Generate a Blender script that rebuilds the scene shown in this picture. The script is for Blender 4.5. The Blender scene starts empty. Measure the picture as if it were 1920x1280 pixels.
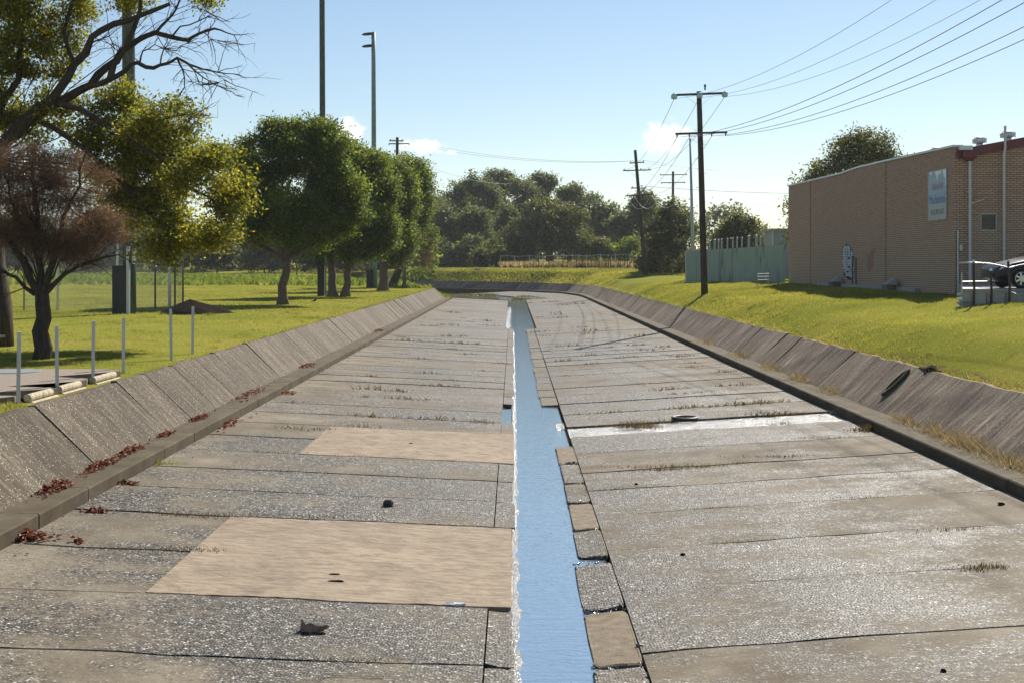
import bpy, bmesh, math, random
import numpy as np
from mathutils import Vector, Matrix, Euler
R = math.radians
scn = bpy.context.scene
col = scn.collection

# ---------------------------------------------------------------- camera, sky, sun, exposure
CAMZ = 3.95
cam_d = bpy.data.cameras.new('camera')
cam_d.sensor_width = 36.0; cam_d.lens = 45.0
cam_d.shift_y = -143.0/1920.0; cam_d.shift_x = -2.0/1920.0
cam_d.clip_start = 0.1; cam_d.clip_end = 6000
cam = bpy.data.objects.new('camera', cam_d); col.objects.link(cam)
cam.location = (0, 0, CAMZ); cam.rotation_euler = (R(90), 0, 0)
scn.camera = cam

SUN_AZ, SUN_EL = R(27.5), R(39.0)          # azimuth clockwise from +Y (ahead, to the right)
world = bpy.data.worlds.new('World'); scn.world = world; world.use_nodes = True
wn = world.node_tree.nodes; wl = world.node_tree.links
for n in list(wn): wn.remove(n)
w_out = wn.new('ShaderNodeOutputWorld'); w_bg = wn.new('ShaderNodeBackground')
w_bg.inputs['Strength'].default_value = 0.0605
sky = wn.new('ShaderNodeTexSky'); sky.sky_type = 'NISHITA'; sky.sun_disc = False
sky.sun_elevation = SUN_EL; sky.sun_rotation = SUN_AZ
sky.altitude = 10; sky.air_density = 1.0; sky.dust_density = 0.15; sky.ozone_density = 1.6
# a few small fair-weather clouds low over the horizon, by direction
tc = wn.new('ShaderNodeTexCoord'); sep = wn.new('ShaderNodeSeparateXYZ')
wl.new(tc.outputs['Generated'], sep.inputs[0])
def wm(op, a, b=None, c=None):
    n = wn.new('ShaderNodeMath'); n.operation = op
    for i, v in enumerate((a, b, c)):
        if v is None: continue
        if isinstance(v, (int, float)): n.inputs[i].default_value = v
        else: wl.new(v, n.inputs[i])
    return n.outputs[0]
ysafe = wm('MAXIMUM', sep.outputs[1], 0.05)
az = wm('DIVIDE', sep.outputs[0], ysafe); el = wm('DIVIDE', sep.outputs[2], ysafe)
comb = wn.new('ShaderNodeCombineXYZ'); wl.new(az, comb.inputs[0]); wl.new(el, comb.inputs[1])
cnz = wn.new('ShaderNodeTexNoise'); cnz.inputs['Scale'].default_value = 75; cnz.inputs['Detail'].default_value = 7
cnz.inputs['Roughness'].default_value = 0.62
wl.new(comb.outputs[0], cnz.inputs['Vector'])
CLOUDS = [(652, 248, 24, 24, 1.25), (678, 240, 12, 8, .8), (795, 273, 36, 13, 1.1), (850, 285, 15, 6, 0.8), (1242, 264, 30, 28, 1.3),
          (1280, 250, 26, 14, .9), (1330, 252, 40, 13, 0.75), (1128, 297, 14, 4, .5)]
acc = None
for px, py, sx, sy, am in CLOUDS:
    dx = wm('DIVIDE', wm('SUBTRACT', az, (px-962)/2400), sx/2400)
    dy = wm('DIVIDE', wm('SUBTRACT', el, (497-py)/2400), sy/2400)
    d2 = wm('ADD', wm('MULTIPLY', dx, dx), wm('MULTIPLY', dy, dy))
    g = wm('MULTIPLY', wm('POWER', 2.718, wm('MULTIPLY', d2, -0.6)), am)
    acc = g if acc is None else wm('MAXIMUM', acc, g)
nz = wm('ADD', wm('MULTIPLY', wm('SUBTRACT', cnz.outputs['Fac'], 0.5), 2.2), -0.42)
cl = wm('ADD', acc, nz)
rmp = wn.new('ShaderNodeMapRange'); rmp.interpolation_type = 'SMOOTHSTEP'
rmp.inputs[1].default_value = 0.0; rmp.inputs[2].default_value = 0.55
wl.new(wm('MULTIPLY', cl, wm('GREATER_THAN', acc, 0.02)), rmp.inputs[0])
fac = wm('MULTIPLY', rmp.outputs[0], wm('GREATER_THAN', sep.outputs[1], 0.2))
cmix = wn.new('ShaderNodeMixRGB'); cmix.inputs[2].default_value = (12.5, 12.6, 12.8, 1)
wl.new(wm('MULTIPLY', fac, 0.95), cmix.inputs[0]); wl.new(sky.outputs[0], cmix.inputs[1])
wl.new(cmix.outputs[0], w_bg.inputs['Color']); wl.new(w_bg.outputs[0], w_out.inputs['Surface'])

sun_d = bpy.data.lights.new('sun', 'SUN'); sun_d.energy = 5.0; sun_d.angle = R(0.53); sun_d.color = (1.0, 0.93, 0.82)
sun = bpy.data.objects.new('sun', sun_d); col.objects.link(sun); sun.location = (30, 60, 60)
sdir = Vector((math.sin(SUN_AZ)*math.cos(SUN_EL), math.cos(SUN_AZ)*math.cos(SUN_EL), math.sin(SUN_EL)))
sun.rotation_euler = sdir.to_track_quat('Z', 'Y').to_euler()
vs = scn.view_settings
vs.view_transform = 'Standard'; vs.look = 'None'; vs.exposure = 0.84; vs.gamma = 1.0; vs.use_curve_mapping = False
scn.cycles.max_bounces = 7; scn.cycles.diffuse_bounces = 4; scn.cycles.glossy_bounces = 3
scn.cycles.transmission_bounces = 4; scn.cycles.transparent_max_bounces = 8
scn.cycles.caustics_reflective = False; scn.cycles.caustics_refractive = False
scn.cycles.sample_clamp_indirect = 6.0

# ---------------------------------------------------------------- helpers
FPX = 2400.0
def W(px, py, Y):                            # a point seen at photo pixel (px,py) at distance Y
    return ((px-962.0)*Y/FPX, Y, CAMZ-(py-497.0)*Y/FPX)
_SY = [140, 145, 150, 160, 170, 178, 188, 200, 215, 240]
_SX = [0, -.1, -.4, -1.7, -5.6, -10.6, -17.4, -26, -38, -60]
def shift(Y): return float(np.interp(Y, _SY, _SX))
def floor_z(u):
    return 0.054*(-u) if u < 0 else (0.054*(u-0.7) if u > .7 else 0.0)
SKEW = 0.05

class MB:
    """collects polygons (and uv in metres) into one mesh"""
    def __init__(s): s.v = []; s.f = []; s.uv = []; s.mi = []; s.cur = 0
    def add(s, vs, fs, uvs=None):
        b = len(s.v); s.v.extend([tuple(p) for p in vs])
        for i, f in enumerate(fs):
            s.f.append([b+k for k in f]); s.mi.append(s.cur)
            s.uv.append(uvs[i] if uvs else None)
        return b
    def box(s, c, d, rot=None, taper=1.0):
        hx, hy, hz = d[0]/2, d[1]/2, d[2]/2
        vs = []
        for z in (-hz, hz):
            t = taper if z > 0 else 1.0
            for x, y in ((-hx, -hy), (hx, -hy), (hx, hy), (-hx, hy)):
                p = Vector((x*t, y*t, z))
                if rot is not None: p = rot @ p
                vs.append((p.x+c[0], p.y+c[1], p.z+c[2]))
        s.add(vs, [(3, 2, 1, 0), (4, 5, 6, 7), (0, 1, 5, 4), (1, 2, 6, 5), (2, 3, 7, 6), (3, 0, 4, 7)])
    def bar(s, a, b, w, h=None, up=(0, 0, 1)):
        a = Vector(a); b = Vector(b); d = b-a; L = d.length
        if h is None: h = w
        z = d.normalized(); x = z.cross(Vector(up))
        if x.length < 1e-4: x = z.cross(Vector((1, 0, 0)))
        x.normalize(); y = x.cross(z)
        m = Matrix((x, y, z)).transposed()
        s.box((a+b)/2, (w, h, L), m)
    def tube(s, pts, rad, n=8, cap=True):
        pts = [Vector(p) for p in pts]
        if not hasattr(rad, '__len__'): rad = [rad]*len(pts)
        rings = []; prevx = None
        for i, p in enumerate(pts):
            t = (pts[min(i+1, len(pts)-1)]-pts[max(i-1, 0)])
            if t.length < 1e-6: t = Vector((0, 0, 1))
            t.normalize()
            if prevx is None:
                x = t.cross(Vector((0, 1, 0)) if abs(t.y) < .9 else Vector((1, 0, 0)))
            else:
                x = prevx - t*prevx.dot(t)
            x.normalize(); prevx = x; y = t.cross(x)
            rings.append([p+(x*math.cos(2*math.pi*k/n)+y*math.sin(2*math.pi*k/n))*rad[i] for k in range(n)])
        vs = [q for r in rings for q in r]; fs = []
        for i in range(len(pts)-1):
            for k in range(n):
                a = i*n+k; b = i*n+(k+1) % n
                fs.append((a, b, b+n, a+n))
        if cap:
            fs.append(tuple(range(n-1, -1, -1))); fs.append(tuple((len(pts)-1)*n+k for k in range(n)))
        s.add(vs, fs)
    def lathe(s, c, prof, n=12, axis=(0, 0, 1)):
        ax = Vector(axis).normalized(); x = ax.cross(Vector((0, 1, 0)) if abs(ax.y) < .9 else Vector((1, 0, 0))); x.normalize(); y = ax.cross(x)
        c = Vector(c); vs = []; fs = []
        for (r, h) in prof:
            for k in range(n):
                a = 2*math.pi*k/n
                vs.append(c+ax*h+(x*math.cos(a)+y*math.sin(a))*r)
        for i in range(len(prof)-1):
            for k in range(n):
                a = i*n+k; b = i*n+(k+1) % n
                fs.append((a, b, b+n, a+n))
        fs.append(tuple(range(n-1, -1, -1))); fs.append(tuple((len(prof)-1)*n+k for k in range(n)))
        s.add(vs, fs)
    def build(s, name, mats, parent=None, smooth=False, loc=None):
        me = bpy.data.meshes.new(name)
        me.from_pydata(s.v, [], s.f)
        if not isinstance(mats, (list, tuple)): mats = [mats]
        for m in mats: me.materials.append(m)
        if len(mats) > 1:
            me.polygons.foreach_set('material_index', s.mi)
        if any(u is not None for u in s.uv):
            ul = me.uv_layers.new(name='UVMap'); flat = []
            for f, u in zip(s.f, s.uv):
                for k in range(len(f)):
                    flat.extend(u[k] if u is not None else (0, 0))
            ul.data.foreach_set('uv', flat)
        if smooth: me.polygons.foreach_set('use_smooth', [True]*len(me.polygons))
        me.update()
        o = bpy.data.objects.new(name, me); col.objects.link(o)
        if parent is not None:
            o.parent = parent
            if loc is None: o.matrix_parent_inverse = parent.matrix_basis.inverted()
        if loc is not None: o.location = loc
        return o
def tag(o, label=None, cat=None, group=None, kind=None):
    if label: o['label'] = label
    if cat: o['category'] = cat
    if group: o['group'] = group
    if kind: o['kind'] = kind
    return o
def empty(name, loc, label=None, cat=None, group=None, kind=None):
    o = bpy.data.objects.new(name, None); o.location = loc; o.empty_display_size = .3; col.objects.link(o)
    return tag(o, label, cat, group, kind)
def quad_mesh(name, V, mat, tint=None, nper=4, parent=None, smooth=False):
    """V: (n, nper, 3) numpy array, one polygon each"""
    n = V.shape[0]
    me = bpy.data.meshes.new(name)
    me.vertices.add(n*nper); me.loops.add(n*nper); me.polygons.add(n)
    me.vertices.foreach_set('co', np.ascontiguousarray(V, dtype=np.float32).ravel())
    me.loops.foreach_set('vertex_index', np.arange(n*nper, dtype=np.int32))
    me.polygons.foreach_set('loop_start', np.arange(0, n*nper, nper, dtype=np.int32))
    me.polygons.foreach_set('loop_total', np.full(n, nper, dtype=np.int32))
    if tint is not None:
        at = me.attributes.new('tint', 'FLOAT', 'POINT')
        at.data.foreach_set('value', np.repeat(tint.astype(np.float32), nper))
    me.materials.append(mat); me.update(calc_edges=True)
    o = bpy.data.objects.new(name, me); col.objects.link(o)
    if parent is not None:
        o.parent = parent; o.matrix_parent_inverse = parent.matrix_basis.inverted()
    return o

# ---------------------------------------------------------------- materials
class NT:
    def __init__(s, name):
        s.m = bpy.data.materials.new(name); s.m.use_nodes = True
        s.n = s.m.node_tree.nodes; s.l = s.m.node_tree.links
        s.p = s.n['Principled BSDF']; s.out = s.n['Material Output']
    def link(s, a, b): s.l.new(a, b)
    def pos(s): return s.n.new('ShaderNodeNewGeometry').outputs['Position']
    def uv(s): return s.n.new('ShaderNodeTexCoord').outputs['UV']
    def objrand(s): return s.n.new('ShaderNodeObjectInfo').outputs['Random']
    def mapping(s, v, sc=(1, 1, 1), loc=(0, 0, 0)):
        m = s.n.new('ShaderNodeMapping'); m.inputs['Scale'].default_value = sc; m.inputs['Location'].default_value = loc
        s.link(v, m.inputs[0]); return m.outputs[0]
    def noise(s, v, scale, detail=4, rough=.55, dist=0):
        n = s.n.new('ShaderNodeTexNoise'); n.inputs['Scale'].default_value = scale; n.inputs['Detail'].default_value = detail
        n.inputs['Roughness'].default_value = rough; n.inputs['Distortion'].default_value = dist
        s.link(v, n.inputs['Vector']); return n.outputs['Fac']
    def voro(s, v, scale, feat='F1', rnd=1.0):
        n = s.n.new('ShaderNodeTexVoronoi'); n.feature = feat; n.inputs['Scale'].default_value = scale
        n.inputs['Randomness'].default_value = rnd
        s.link(v, n.inputs['Vector']); return n
    def math(s, op, a, b=None, clamp=False):
        n = s.n.new('ShaderNodeMath'); n.operation = op; n.use_clamp = clamp
        for i, v in enumerate((a, b)):
            if v is None: continue
            if isinstance(v, (int, float)): n.inputs[i].default_value = v
            else: s.link(v, n.inputs[i])
        return n.outputs[0]
    def ramp(s, f, stops, interp='LINEAR'):
        n = s.n.new('ShaderNodeValToRGB'); cr = n.color_ramp; cr.interpolation = interp
        while len(cr.elements) < len(stops): cr.elements.new(.5)
        for e, (p, c) in zip(cr.elements, stops):
            e.position = p; e.color = (c[0], c[1], c[2], 1) if hasattr(c, '__len__') else (c, c, c, 1)
        s.link(f, n.inputs[0]); return n.outputs[0]
    def mix(s, f, a, b, mode='MIX'):
        n = s.n.new('ShaderNodeMixRGB'); n.blend_type = mode
        for i, v in enumerate((f, a, b)):
            if isinstance(v, (int, float)): n.inputs[i].default_value = v
            elif isinstance(v, tuple): n.inputs[i].default_value = (v[0], v[1], v[2], 1)
            else: s.link(v, n.inputs[i])
        return n.outputs[0]
    def bump(s, h, strength, dist, prev=None):
        n = s.n.new('ShaderNodeBump'); n.inputs['Strength'].default_value = strength; n.inputs['Distance'].default_value = dist
        s.link(h, n.inputs['Height'])
        if prev is not None: s.link(prev, n.inputs['Normal'])
        return n.outputs[0]
    def col(s, c):
        if isinstance(c, tuple): s.p.inputs['Base Color'].default_value = (c[0], c[1], c[2], 1)
        else: s.link(c, s.p.inputs['Base Color'])
    def rough(s, r):
        if isinstance(r, (int, float)): s.p.inputs['Roughness'].default_value = r
        else: s.link(r, s.p.inputs['Roughness'])
    def normal(s, n): s.link(n, s.p.inputs['Normal'])
    def set(s, k, v): s.p.inputs[k].default_value = v
    def attr(s, name):
        n = s.n.new('ShaderNodeAttribute'); n.attribute_name = name; return n.outputs['Fac']

def mat_plain(name, c, rough=.7, metal=0.0, vary=.25, scale=6, bump=0.0, spec=.5):
    t = NT(name); p = t.pos()
    f = t.noise(p, scale, 5, .6)
    t.col(t.ramp(f, [(.25, tuple(x*(1-vary) for x in c)), (.75, tuple(min(1, x*(1+vary)) for x in c))]))
    t.rough(rough); t.set('Metallic', metal); t.set('Specular IOR Level', spec)
    if bump: t.normal(t.bump(t.noise(p, scale*6, 4), bump, .01))
    return t.m

def mat_floor(name='channel_concrete', wet=False, tan=False):
    t = NT(name); p = t.pos(); rnd = t.objrand()
    # cement paste
    n1 = t.noise(p, 1.1, 6, .6); n2 = t.noise(p, 9, 5, .65)
    cem = t.ramp(n1, [(.3, (.135, .117, .09)), (.5, (.205, .181, .143)), (.72, (.29, .262, .212))])
    cem = t.mix(t.math('MULTIPLY', n2, .5), cem, (.13, .11, .082))
    # exposed aggregate
    vo = t.voro(p, 34)
    sepc = t.n.new('ShaderNodeSeparateColor'); t.link(vo.outputs['Color'], sepc.inputs[0])
    stone = t.ramp(sepc.outputs[0], [(.0, (.016, .015, .013)), (.34, (.05, .046, .040)), (.56, (.115, .106, .092)), (.78, (.24, .225, .20)), (.93, (.42, .405, .375)), (1, (.72, .70, .66))])
    gap = t.ramp(vo.outputs['Distance'], [(.30, 1.0), (.60, .25)])
    agg = t.mix(1.0, stone, gap, 'MULTIPLY')
    # where the paste has worn off: varies slab by slab and in patches
    m = t.math('ADD', t.noise(t.mapping(p, (.75, 1.25, 1)), .8, 6, .66), t.math('MULTIPLY', t.math('SUBTRACT', rnd, .5), .20))
    m = t.math('ADD', m, t.math('MULTIPLY', t.math('SUBTRACT', t.noise(p, 14, 3, .6), .5), .5))
    sx = t.n.new('ShaderNodeSeparateXYZ'); t.link(p, sx.inputs[0])
    lat = t.math('ABSOLUTE', t.math('SUBTRACT', sx.outputs[0], .6))
    m = t.math('SUBTRACT', m, t.math('MULTIPLY', t.math('MAXIMUM', t.math('SUBTRACT', lat, 3.2), 0.0), .035))
    mask = t.ramp(m, [(.32, .10), (.54, .97)])
    if wet: mask = t.ramp(m, [(.1, .75), (.5, 1.0)])
    c = t.mix(mask, cem, agg)
    # brown silt and dark stains nearer the gutter
    st = t.math('MULTIPLY', t.ramp(t.noise(t.mapping(p, (.7, 2.2, 1)), 1.4, 6, .7), [(.45, 0.0), (.68, 1.0)]),
                t.ramp(t.math('MULTIPLY', lat, .2), [(.1, .75), (.8, .12)]))
    c = t.mix(t.math('MULTIPLY', st, .8), c, (.085, .064, .042))
    big = t.ramp(t.noise(p, .25, 3), [(.3, .82), (.7, 1.12)])
    c = t.mix(1.0, c, big, 'MULTIPLY'); c = t.mix(1.0, c, (1.04, 1.015, .975), 'MULTIPLY')
    if wet: c = t.mix(.5, c, (.3, .3, .3))  # pale grey in the colour stands for sun glitter on the wet film
    t.col(c)
    t.rough(t.ramp(mask, [(0, .9), (1, .55)]) if not wet else .2)
    t.link(t.ramp(mask, [(0, .05), (1, .22)]), t.p.inputs['Specular IOR Level']) if not wet else t.set('Specular IOR Level', .9)
    hgt = t.math('MULTIPLY', t.math('SUBTRACT', 1.0, vo.outputs['Distance']), mask)
    hgt2 = t.math('ADD', hgt, t.math('MULTIPLY', t.noise(p, 60, 4, .7), .45))
    b = t.bump(hgt2, .9 if not wet else 1.0, .012 if not wet else .02)
    t.normal(b); return t.m

def mat_patch():
    t = NT('repair_concrete'); p = t.pos()
    n1 = t.noise(p, .8, 5, .6)
    wv = t.noise(t.mapping(p, (1.0, 2.2, 1)), 3.8, 5, .6, .3)
    c = t.ramp(n1, [(.3, (.235, .19, .138)), (.7, (.32, .26, .19))])
    c = t.mix(t.ramp(wv, [(.36, .75), (.56, 0.0)]), c, (.175, .135, .10))
    c = t.mix(t.ramp(t.noise(p, 2.6, 6, .7), [(.50, 0.0), (.70, .75)]), c, (.15, .115, .085))
    t.col(c); t.rough(.85); t.set('Specular IOR Level', .15)
    t.normal(t.bump(t.noise(p, 40, 4), .35, .006, t.bump(wv, .8, .04))); return t.m

def mat_bank(name, warm=1.0, dark=1.0):
    t = NT(name); uv = t.uv(); p = t.pos(); rnd = t.objrand()
    off = t.n.new('ShaderNodeVectorMath'); off.operation = 'ADD'
    cmb = t.n.new('ShaderNodeCombineXYZ'); t.link(t.math('MULTIPLY', rnd, 37.0), cmb.inputs[2])
    t.link(uv, off.inputs[0]); t.link(cmb.outputs[0], off.inputs[1]); uvo = off.outputs[0]
    s1 = t.noise(t.mapping(uvo, (5.0, .5, 1)), 1.6, 7, .72)
    s2 = t.noise(t.mapping(uvo, (1.2, .5, 1)), 1.2, 5, .6)
    fine = t.noise(t.mapping(uvo, (30, 3, 1)), 2.0, 3, .6)
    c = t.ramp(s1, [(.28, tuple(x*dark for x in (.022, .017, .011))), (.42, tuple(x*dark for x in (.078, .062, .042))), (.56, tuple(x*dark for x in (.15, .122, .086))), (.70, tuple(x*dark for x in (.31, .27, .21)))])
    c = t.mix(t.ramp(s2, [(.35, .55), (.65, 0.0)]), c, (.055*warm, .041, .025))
    c = t.mix(t.math('MULTIPLY', fine, .35), c, (.045, .036, .027))
    vo = t.voro(p, 34); sc = t.n.new('ShaderNodeSeparateColor'); t.link(vo.outputs['Color'], sc.inputs[0])
    spk = t.math('MULTIPLY', t.ramp(sc.outputs[1], [(.72, 0.0), (.80, 1.0)]), t.ramp(vo.outputs['Distance'], [(.22, 1.0), (.36, 0.0)]))
    c = t.mix(t.math('MULTIPLY', spk, .85), c, (.62, .6, .56))  # bright specks put into the colour as sun sparkle
    tone = t.ramp(rnd, [(0, .78), (1, 1.15)])
    c = t.mix(1.0, c, tone, 'MULTIPLY')
    t.col(c); t.rough(.85); t.set('Specular IOR Level', .15)
    h = t.math('ADD', t.math('MULTIPLY', s1, .6), t.math('MULTIPLY', fine, .35))
    t.normal(t.bump(t.noise(p, 55, 4, .7), .55, .008, t.bump(h, .7, .025))); return t.m

def mat_kerb():
    t = NT('kerb_concrete'); p = t.pos()
    n1 = t.noise(p, 1.6, 6, .65); n2 = t.noise(p, 14, 5, .6)
    c = t.ramp(n1, [(.3, (.06, .046, .028)), (.55, (.10, .082, .055)), (.75, (.16, .14, .105))])
    c = t.mix(t.math('MULTIPLY', n2, .5), c, (.06, .047, .03))
    moss = t.ramp(t.noise(p, 2.3, 5, .7), [(.60, 0.0), (.74, .6)])
    c = t.mix(moss, c, (.07, .075, .014))
    t.col(c); t.rough(.9); t.set('Specular IOR Level', .15); t.normal(t.bump(t.noise(p, 38, 5, .7), .6, .01)); return t.m

def mat_leaf(name, dark, mid, light, transl=.35, rough=.5):
    t = NT(name); a = t.attr('tint')
    c = t.ramp(a, [(0.0, dark), (.55, mid), (1.0, light)])
    t.col(c); t.rough(max(rough, .55)); t.set('Specular IOR Level', .15)
    tr = t.n.new('ShaderNodeBsdfTranslucent'); 
    c2 = t.mix(1.0, c, (1.4, 1.35, .85), 'MULTIPLY'); t.link(c2, tr.inputs[0])
    mx = t.n.new('ShaderNodeMixShader'); mx.inputs[0].default_value = transl
    t.link(t.p.outputs[0], mx.inputs[1]); t.link(tr.outputs[0], mx.inputs[2]); t.link(mx.outputs[0], t.out.inputs[0])
    return t.m

def mat_bark(name, c, sc=1.0):
    t = NT(name); p = t.pos()
    n = t.noise(t.mapping(p, (9*sc, 9*sc, 1.6*sc)), 2.0, 6, .65)
    t.col(t.ramp(n, [(.3, tuple(x*.45 for x in c)), (.55, c), (.78, tuple(x*1.5 for x in c))]))
    t.rough(.95); t.set('Specular IOR Level', .08); t.normal(t.bump(n, .9, .03)); return t.m

def mat_ground():
    t = NT('lawn'); p = t.pos()
    n1 = t.noise(p, .16, 5, .6); n2 = t.noise(p, 1.1, 6, .65); n3 = t.noise(p, 26, 4, .75)
    c = t.ramp(n1, [(.3, (.15, .18, .032)), (.5, (.235, .24, .045)), (.72, (.31, .265, .07))])
    c = t.mix(t.ramp(n2, [(.5, 0.0), (.75, .55)]), c, (.21, .165, .06))
    c = t.mix(t.ramp(n3, [(.3, .65), (.6, 0.0)]), c, (.045, .06, .012))
    # bare soil where the turf is worn: patches, and a broken strip along both concrete crests
    sx = t.n.new('ShaderNodeSeparateXYZ'); t.link(p, sx.inputs[0])
    dl = t.math('ABSOLUTE', t.math('ADD', sx.outputs[0], 8.25)); dr = t.math('ABSOLUTE', t.math('SUBTRACT', sx.outputs[0], 9.6))
    edge = t.math('SUBTRACT', 1.0, t.math('MULTIPLY', t.math('MINIMUM', dl, dr), 3.0), True)
    bare = t.ramp(t.math('ADD', t.math('MULTIPLY', edge, .42), t.noise(p, 1.7, 5, .7)), [(.70, 0.0), (.80, .9)])
    c = t.mix(bare, c, (.15, .105, .065))
    t.col(c); t.rough(1.0); t.set('Specular IOR Level', 0.0)
    t.normal(t.bump(n3, .6, .04)); return t.m

def mat_water():
    t = NT('water'); p = t.pos()
    t.col((.34, .45, .54)); t.rough(.03); t.set('IOR', 1.33); t.set('Metallic', .7)
    r1 = t.noise(t.mapping(p, (3.0, 9.0, 1)), 1.0, 3, .5, .3)
    r2 = t.noise(t.mapping(p, (14, 30, 1)), 1.0, 2, .5)
    t.normal(t.bump(r2, .22, .02, t.bump(r1, .25, .03))); return t.m

def mat_brick(name):
    t = NT(name); uv = t.uv(); p = t.pos()
    b = t.n.new('ShaderNodeTexBrick'); t.link(uv, b.inputs['Vector'])
    b.inputs['Scale'].default_value = 1.0; b.inputs['Brick Width'].default_value = .24; b.inputs['Row Height'].default_value = .086
    b.inputs['Mortar Size'].default_value = .011; b.inputs['Mortar Smooth'].default_value = .15; b.inputs['Bias'].default_value = -.1
    b.inputs['Color1'].default_value = (.54, .35, .24, 1); b.inputs['Color2'].default_value = (.44, .265, .18, 1)
    b.inputs['Mortar'].default_value = (.155, .12, .09, 1)
    sx = t.n.new('ShaderNodeSeparateXYZ'); t.link(p, sx.inputs[0])
    n = t.noise(p, .5, 5, .6)
    lowf = t.ramp(t.math('ADD', t.math('MULTIPLY', sx.outputs[2], .1), t.math('MULTIPLY', n, .25)), [(.5, .5), (.75, 0.0)])
    c = t.mix(lowf, b.outputs['Color'], (.50, .39, .255))
    c2 = t.mix(b.outputs['Fac'], c, (.155, .12, .09))
    dirt = t.ramp(t.noise(t.mapping(p, (1, 1, .35)), .9, 6, .7), [(.5, 0.0), (.75, .5)])
    c2 = t.mix(dirt, c2, (.36, .265, .185))
    t.col(c2); t.rough(.8)
    inv = t.math('SUBTRACT', 1.0, b.outputs['Fac'])
    t.normal(t.bump(t.noise(p, 60, 3), .3, .004, t.bump(inv, 1.0, .012))); return t.m

def mat_corrugated():
    t = NT('fence_sheet_paint'); p = t.pos()
    n = t.noise(t.mapping(p, (2.2, 2.2, .45)), 1.0, 5, .6)
    c = t.ramp(n, [(.35, (.22, .30, .255)), (.6, (.27, .35, .295))])
    c = t.mix(t.ramp(t.noise(t.mapping(p, (.9, .9, .28)), 1.0, 4, .6, .5), [(.56, 0.0), (.64, .65)]), c, (.095, .125, .115))
    t.col(c); t.rough(.5); return t.m

M = {}
M['floor'] = mat_floor(); M['wetfloor'] = mat_floor('wet_concrete', wet=True); M['patch'] = mat_patch()
M['bankL'] = mat_bank('bank_concrete_left'); M['bankR'] = mat_bank('bank_concrete_brown', 2.0, 2.1); M['kerb'] = mat_kerb()  # same concrete in two tones, right bank lighter and browner
M['ground'] = mat_ground(); M['water'] = mat_water()
M['silt'] = mat_plain('joint_soil', (.04, .031, .02), 1.0, vary=.5, scale=20, bump=.8, spec=.03)
M['soil'] = mat_plain('dark_soil', (.022, .017, .014), 1.0, vary=.5, scale=9, bump=.8, spec=.02)
M['block'] = mat_plain('silty_block_concrete', (.16, .125, .085), .8, 0, .45, 7, bump=.9, spec=.2)
M['brick'] = mat_brick('brickwork')
M['metal'] = mat_plain('galvanised_steel', (.42, .43, .44), .42, .75, .15, 5)
M['paintgrey'] = mat_plain('pale_grey_paint', (.55, .55, .54), .5, 0, .12, 4)
M['white'] = mat_plain('white_paint', (.72, .73, .73), .5, 0, .1, 4)
M['dark'] = mat_plain('black_cabinet_paint', (.018, .018, .02), .55, 0, .3, 4)
M['timber'] = mat_bark('pole_timber', (.085, .068, .055), .6)
M['greenpole'] = mat_bark('treated_pole_timber', (.105, .125, .10), .5)
M['armtimber'] = mat_plain('crossarm_timber', (.06, .05, .042), .8, 0, .4, 5)
M['porcelain'] = mat_plain('brown_porcelain', (.05, .035, .03), .25)
M['glassins'] = mat_plain('green_glass_insulator', (.42, .62, .55), .08, 0, .1, 4, spec=.9)
M['wire'] = mat_plain('aluminium_wire', (.20, .20, .20), .5, .6)
M['cable'] = mat_plain('white_insulated_cable', (.65, .65, .62), .5)
M['maroon'] = mat_plain('maroon_fascia_paint', (.15, .035, .04), .5, 0, .15, 3)
M['roofmetal'] = mat_plain('roof_sheet', (.55, .57, .58), .38, .5, .1, 2)
M['glass'] = mat_plain('dark_window_glass', (.012, .014, .017), .08, 0, .2, 2, spec=.8)
M['concrete'] = mat_plain('pale_concrete', (.34, .33, .30), .8, 0, .28, 3, bump=.5)
M['path'] = mat_plain('pebble_concrete', (.21, .17, .13), .9, 0, .5, 45, bump=.6)
M['log'] = mat_bark('pine_log_wood', (.46, .40, .29), .7)
M['fence'] = mat_corrugated()
M['bark'] = mat_bark('grey_bark', (.16, .125, .095)); M['barkdark'] = mat_bark('dark_bark', (.075, .06, .05)); M['barkpale'] = mat_bark('pale_bark', (.20, .17, .14))
M['leafyellow'] = mat_leaf('yellow_green_leaves', (.07, .095, .016), (.21, .215, .032), (.44, .37, .05), .55)
M['leafdark'] = mat_leaf('deep_green_leaves', (.045, .078, .016), (.115, .16, .03), (.30, .32, .055), .52)
M['leafeuc'] = mat_leaf('grey_green_leaves', (.055, .075, .035), (.125, .15, .065), (.22, .235, .10), .4)
M['leaffig'] = mat_leaf('glossy_fig_leaves', (.05, .068, .022), (.115, .13, .042), (.26, .245, .085), .38, .35)
M['leafbrown'] = mat_leaf('russet_foliage', (.085, .058, .045), (.17, .105, .08), (.28, .175, .13), .42, .8)
M['twigtan'] = mat_leaf('tan_twigs', (.08, .06, .04), (.19, .145, .085), (.28, .23, .12), .3, .8)
M['scrub'] = mat_leaf('olive_scrub_leaves', (.06, .07, .038), (.13, .14, .072), (.21, .205, .10), .38)
M['blade'] = mat_leaf('lawn_blades', (.15, .18, .04), (.27, .265, .062), (.40, .35, .105), .42, .55)
M['longgrass'] = mat_leaf('rank_green_grass', (.06, .10, .012), (.15, .20, .025), (.26, .27, .05), .45, .6)
M['drygrass'] = mat_leaf('dry_tan_grass', (.11, .075, .042), (.24, .18, .105), (.46, .39, .27), .38, .8)
M['weed'] = mat_leaf('dry_brown_weed', (.055, .038, .02), (.13, .09, .045), (.20, .18, .06), .3, .9)
M['redleaf'] = mat_leaf('red_brown_fallen_leaves', (.06, .016, .012), (.16, .038, .022), (.34, .22, .16), .25, .6)

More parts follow.
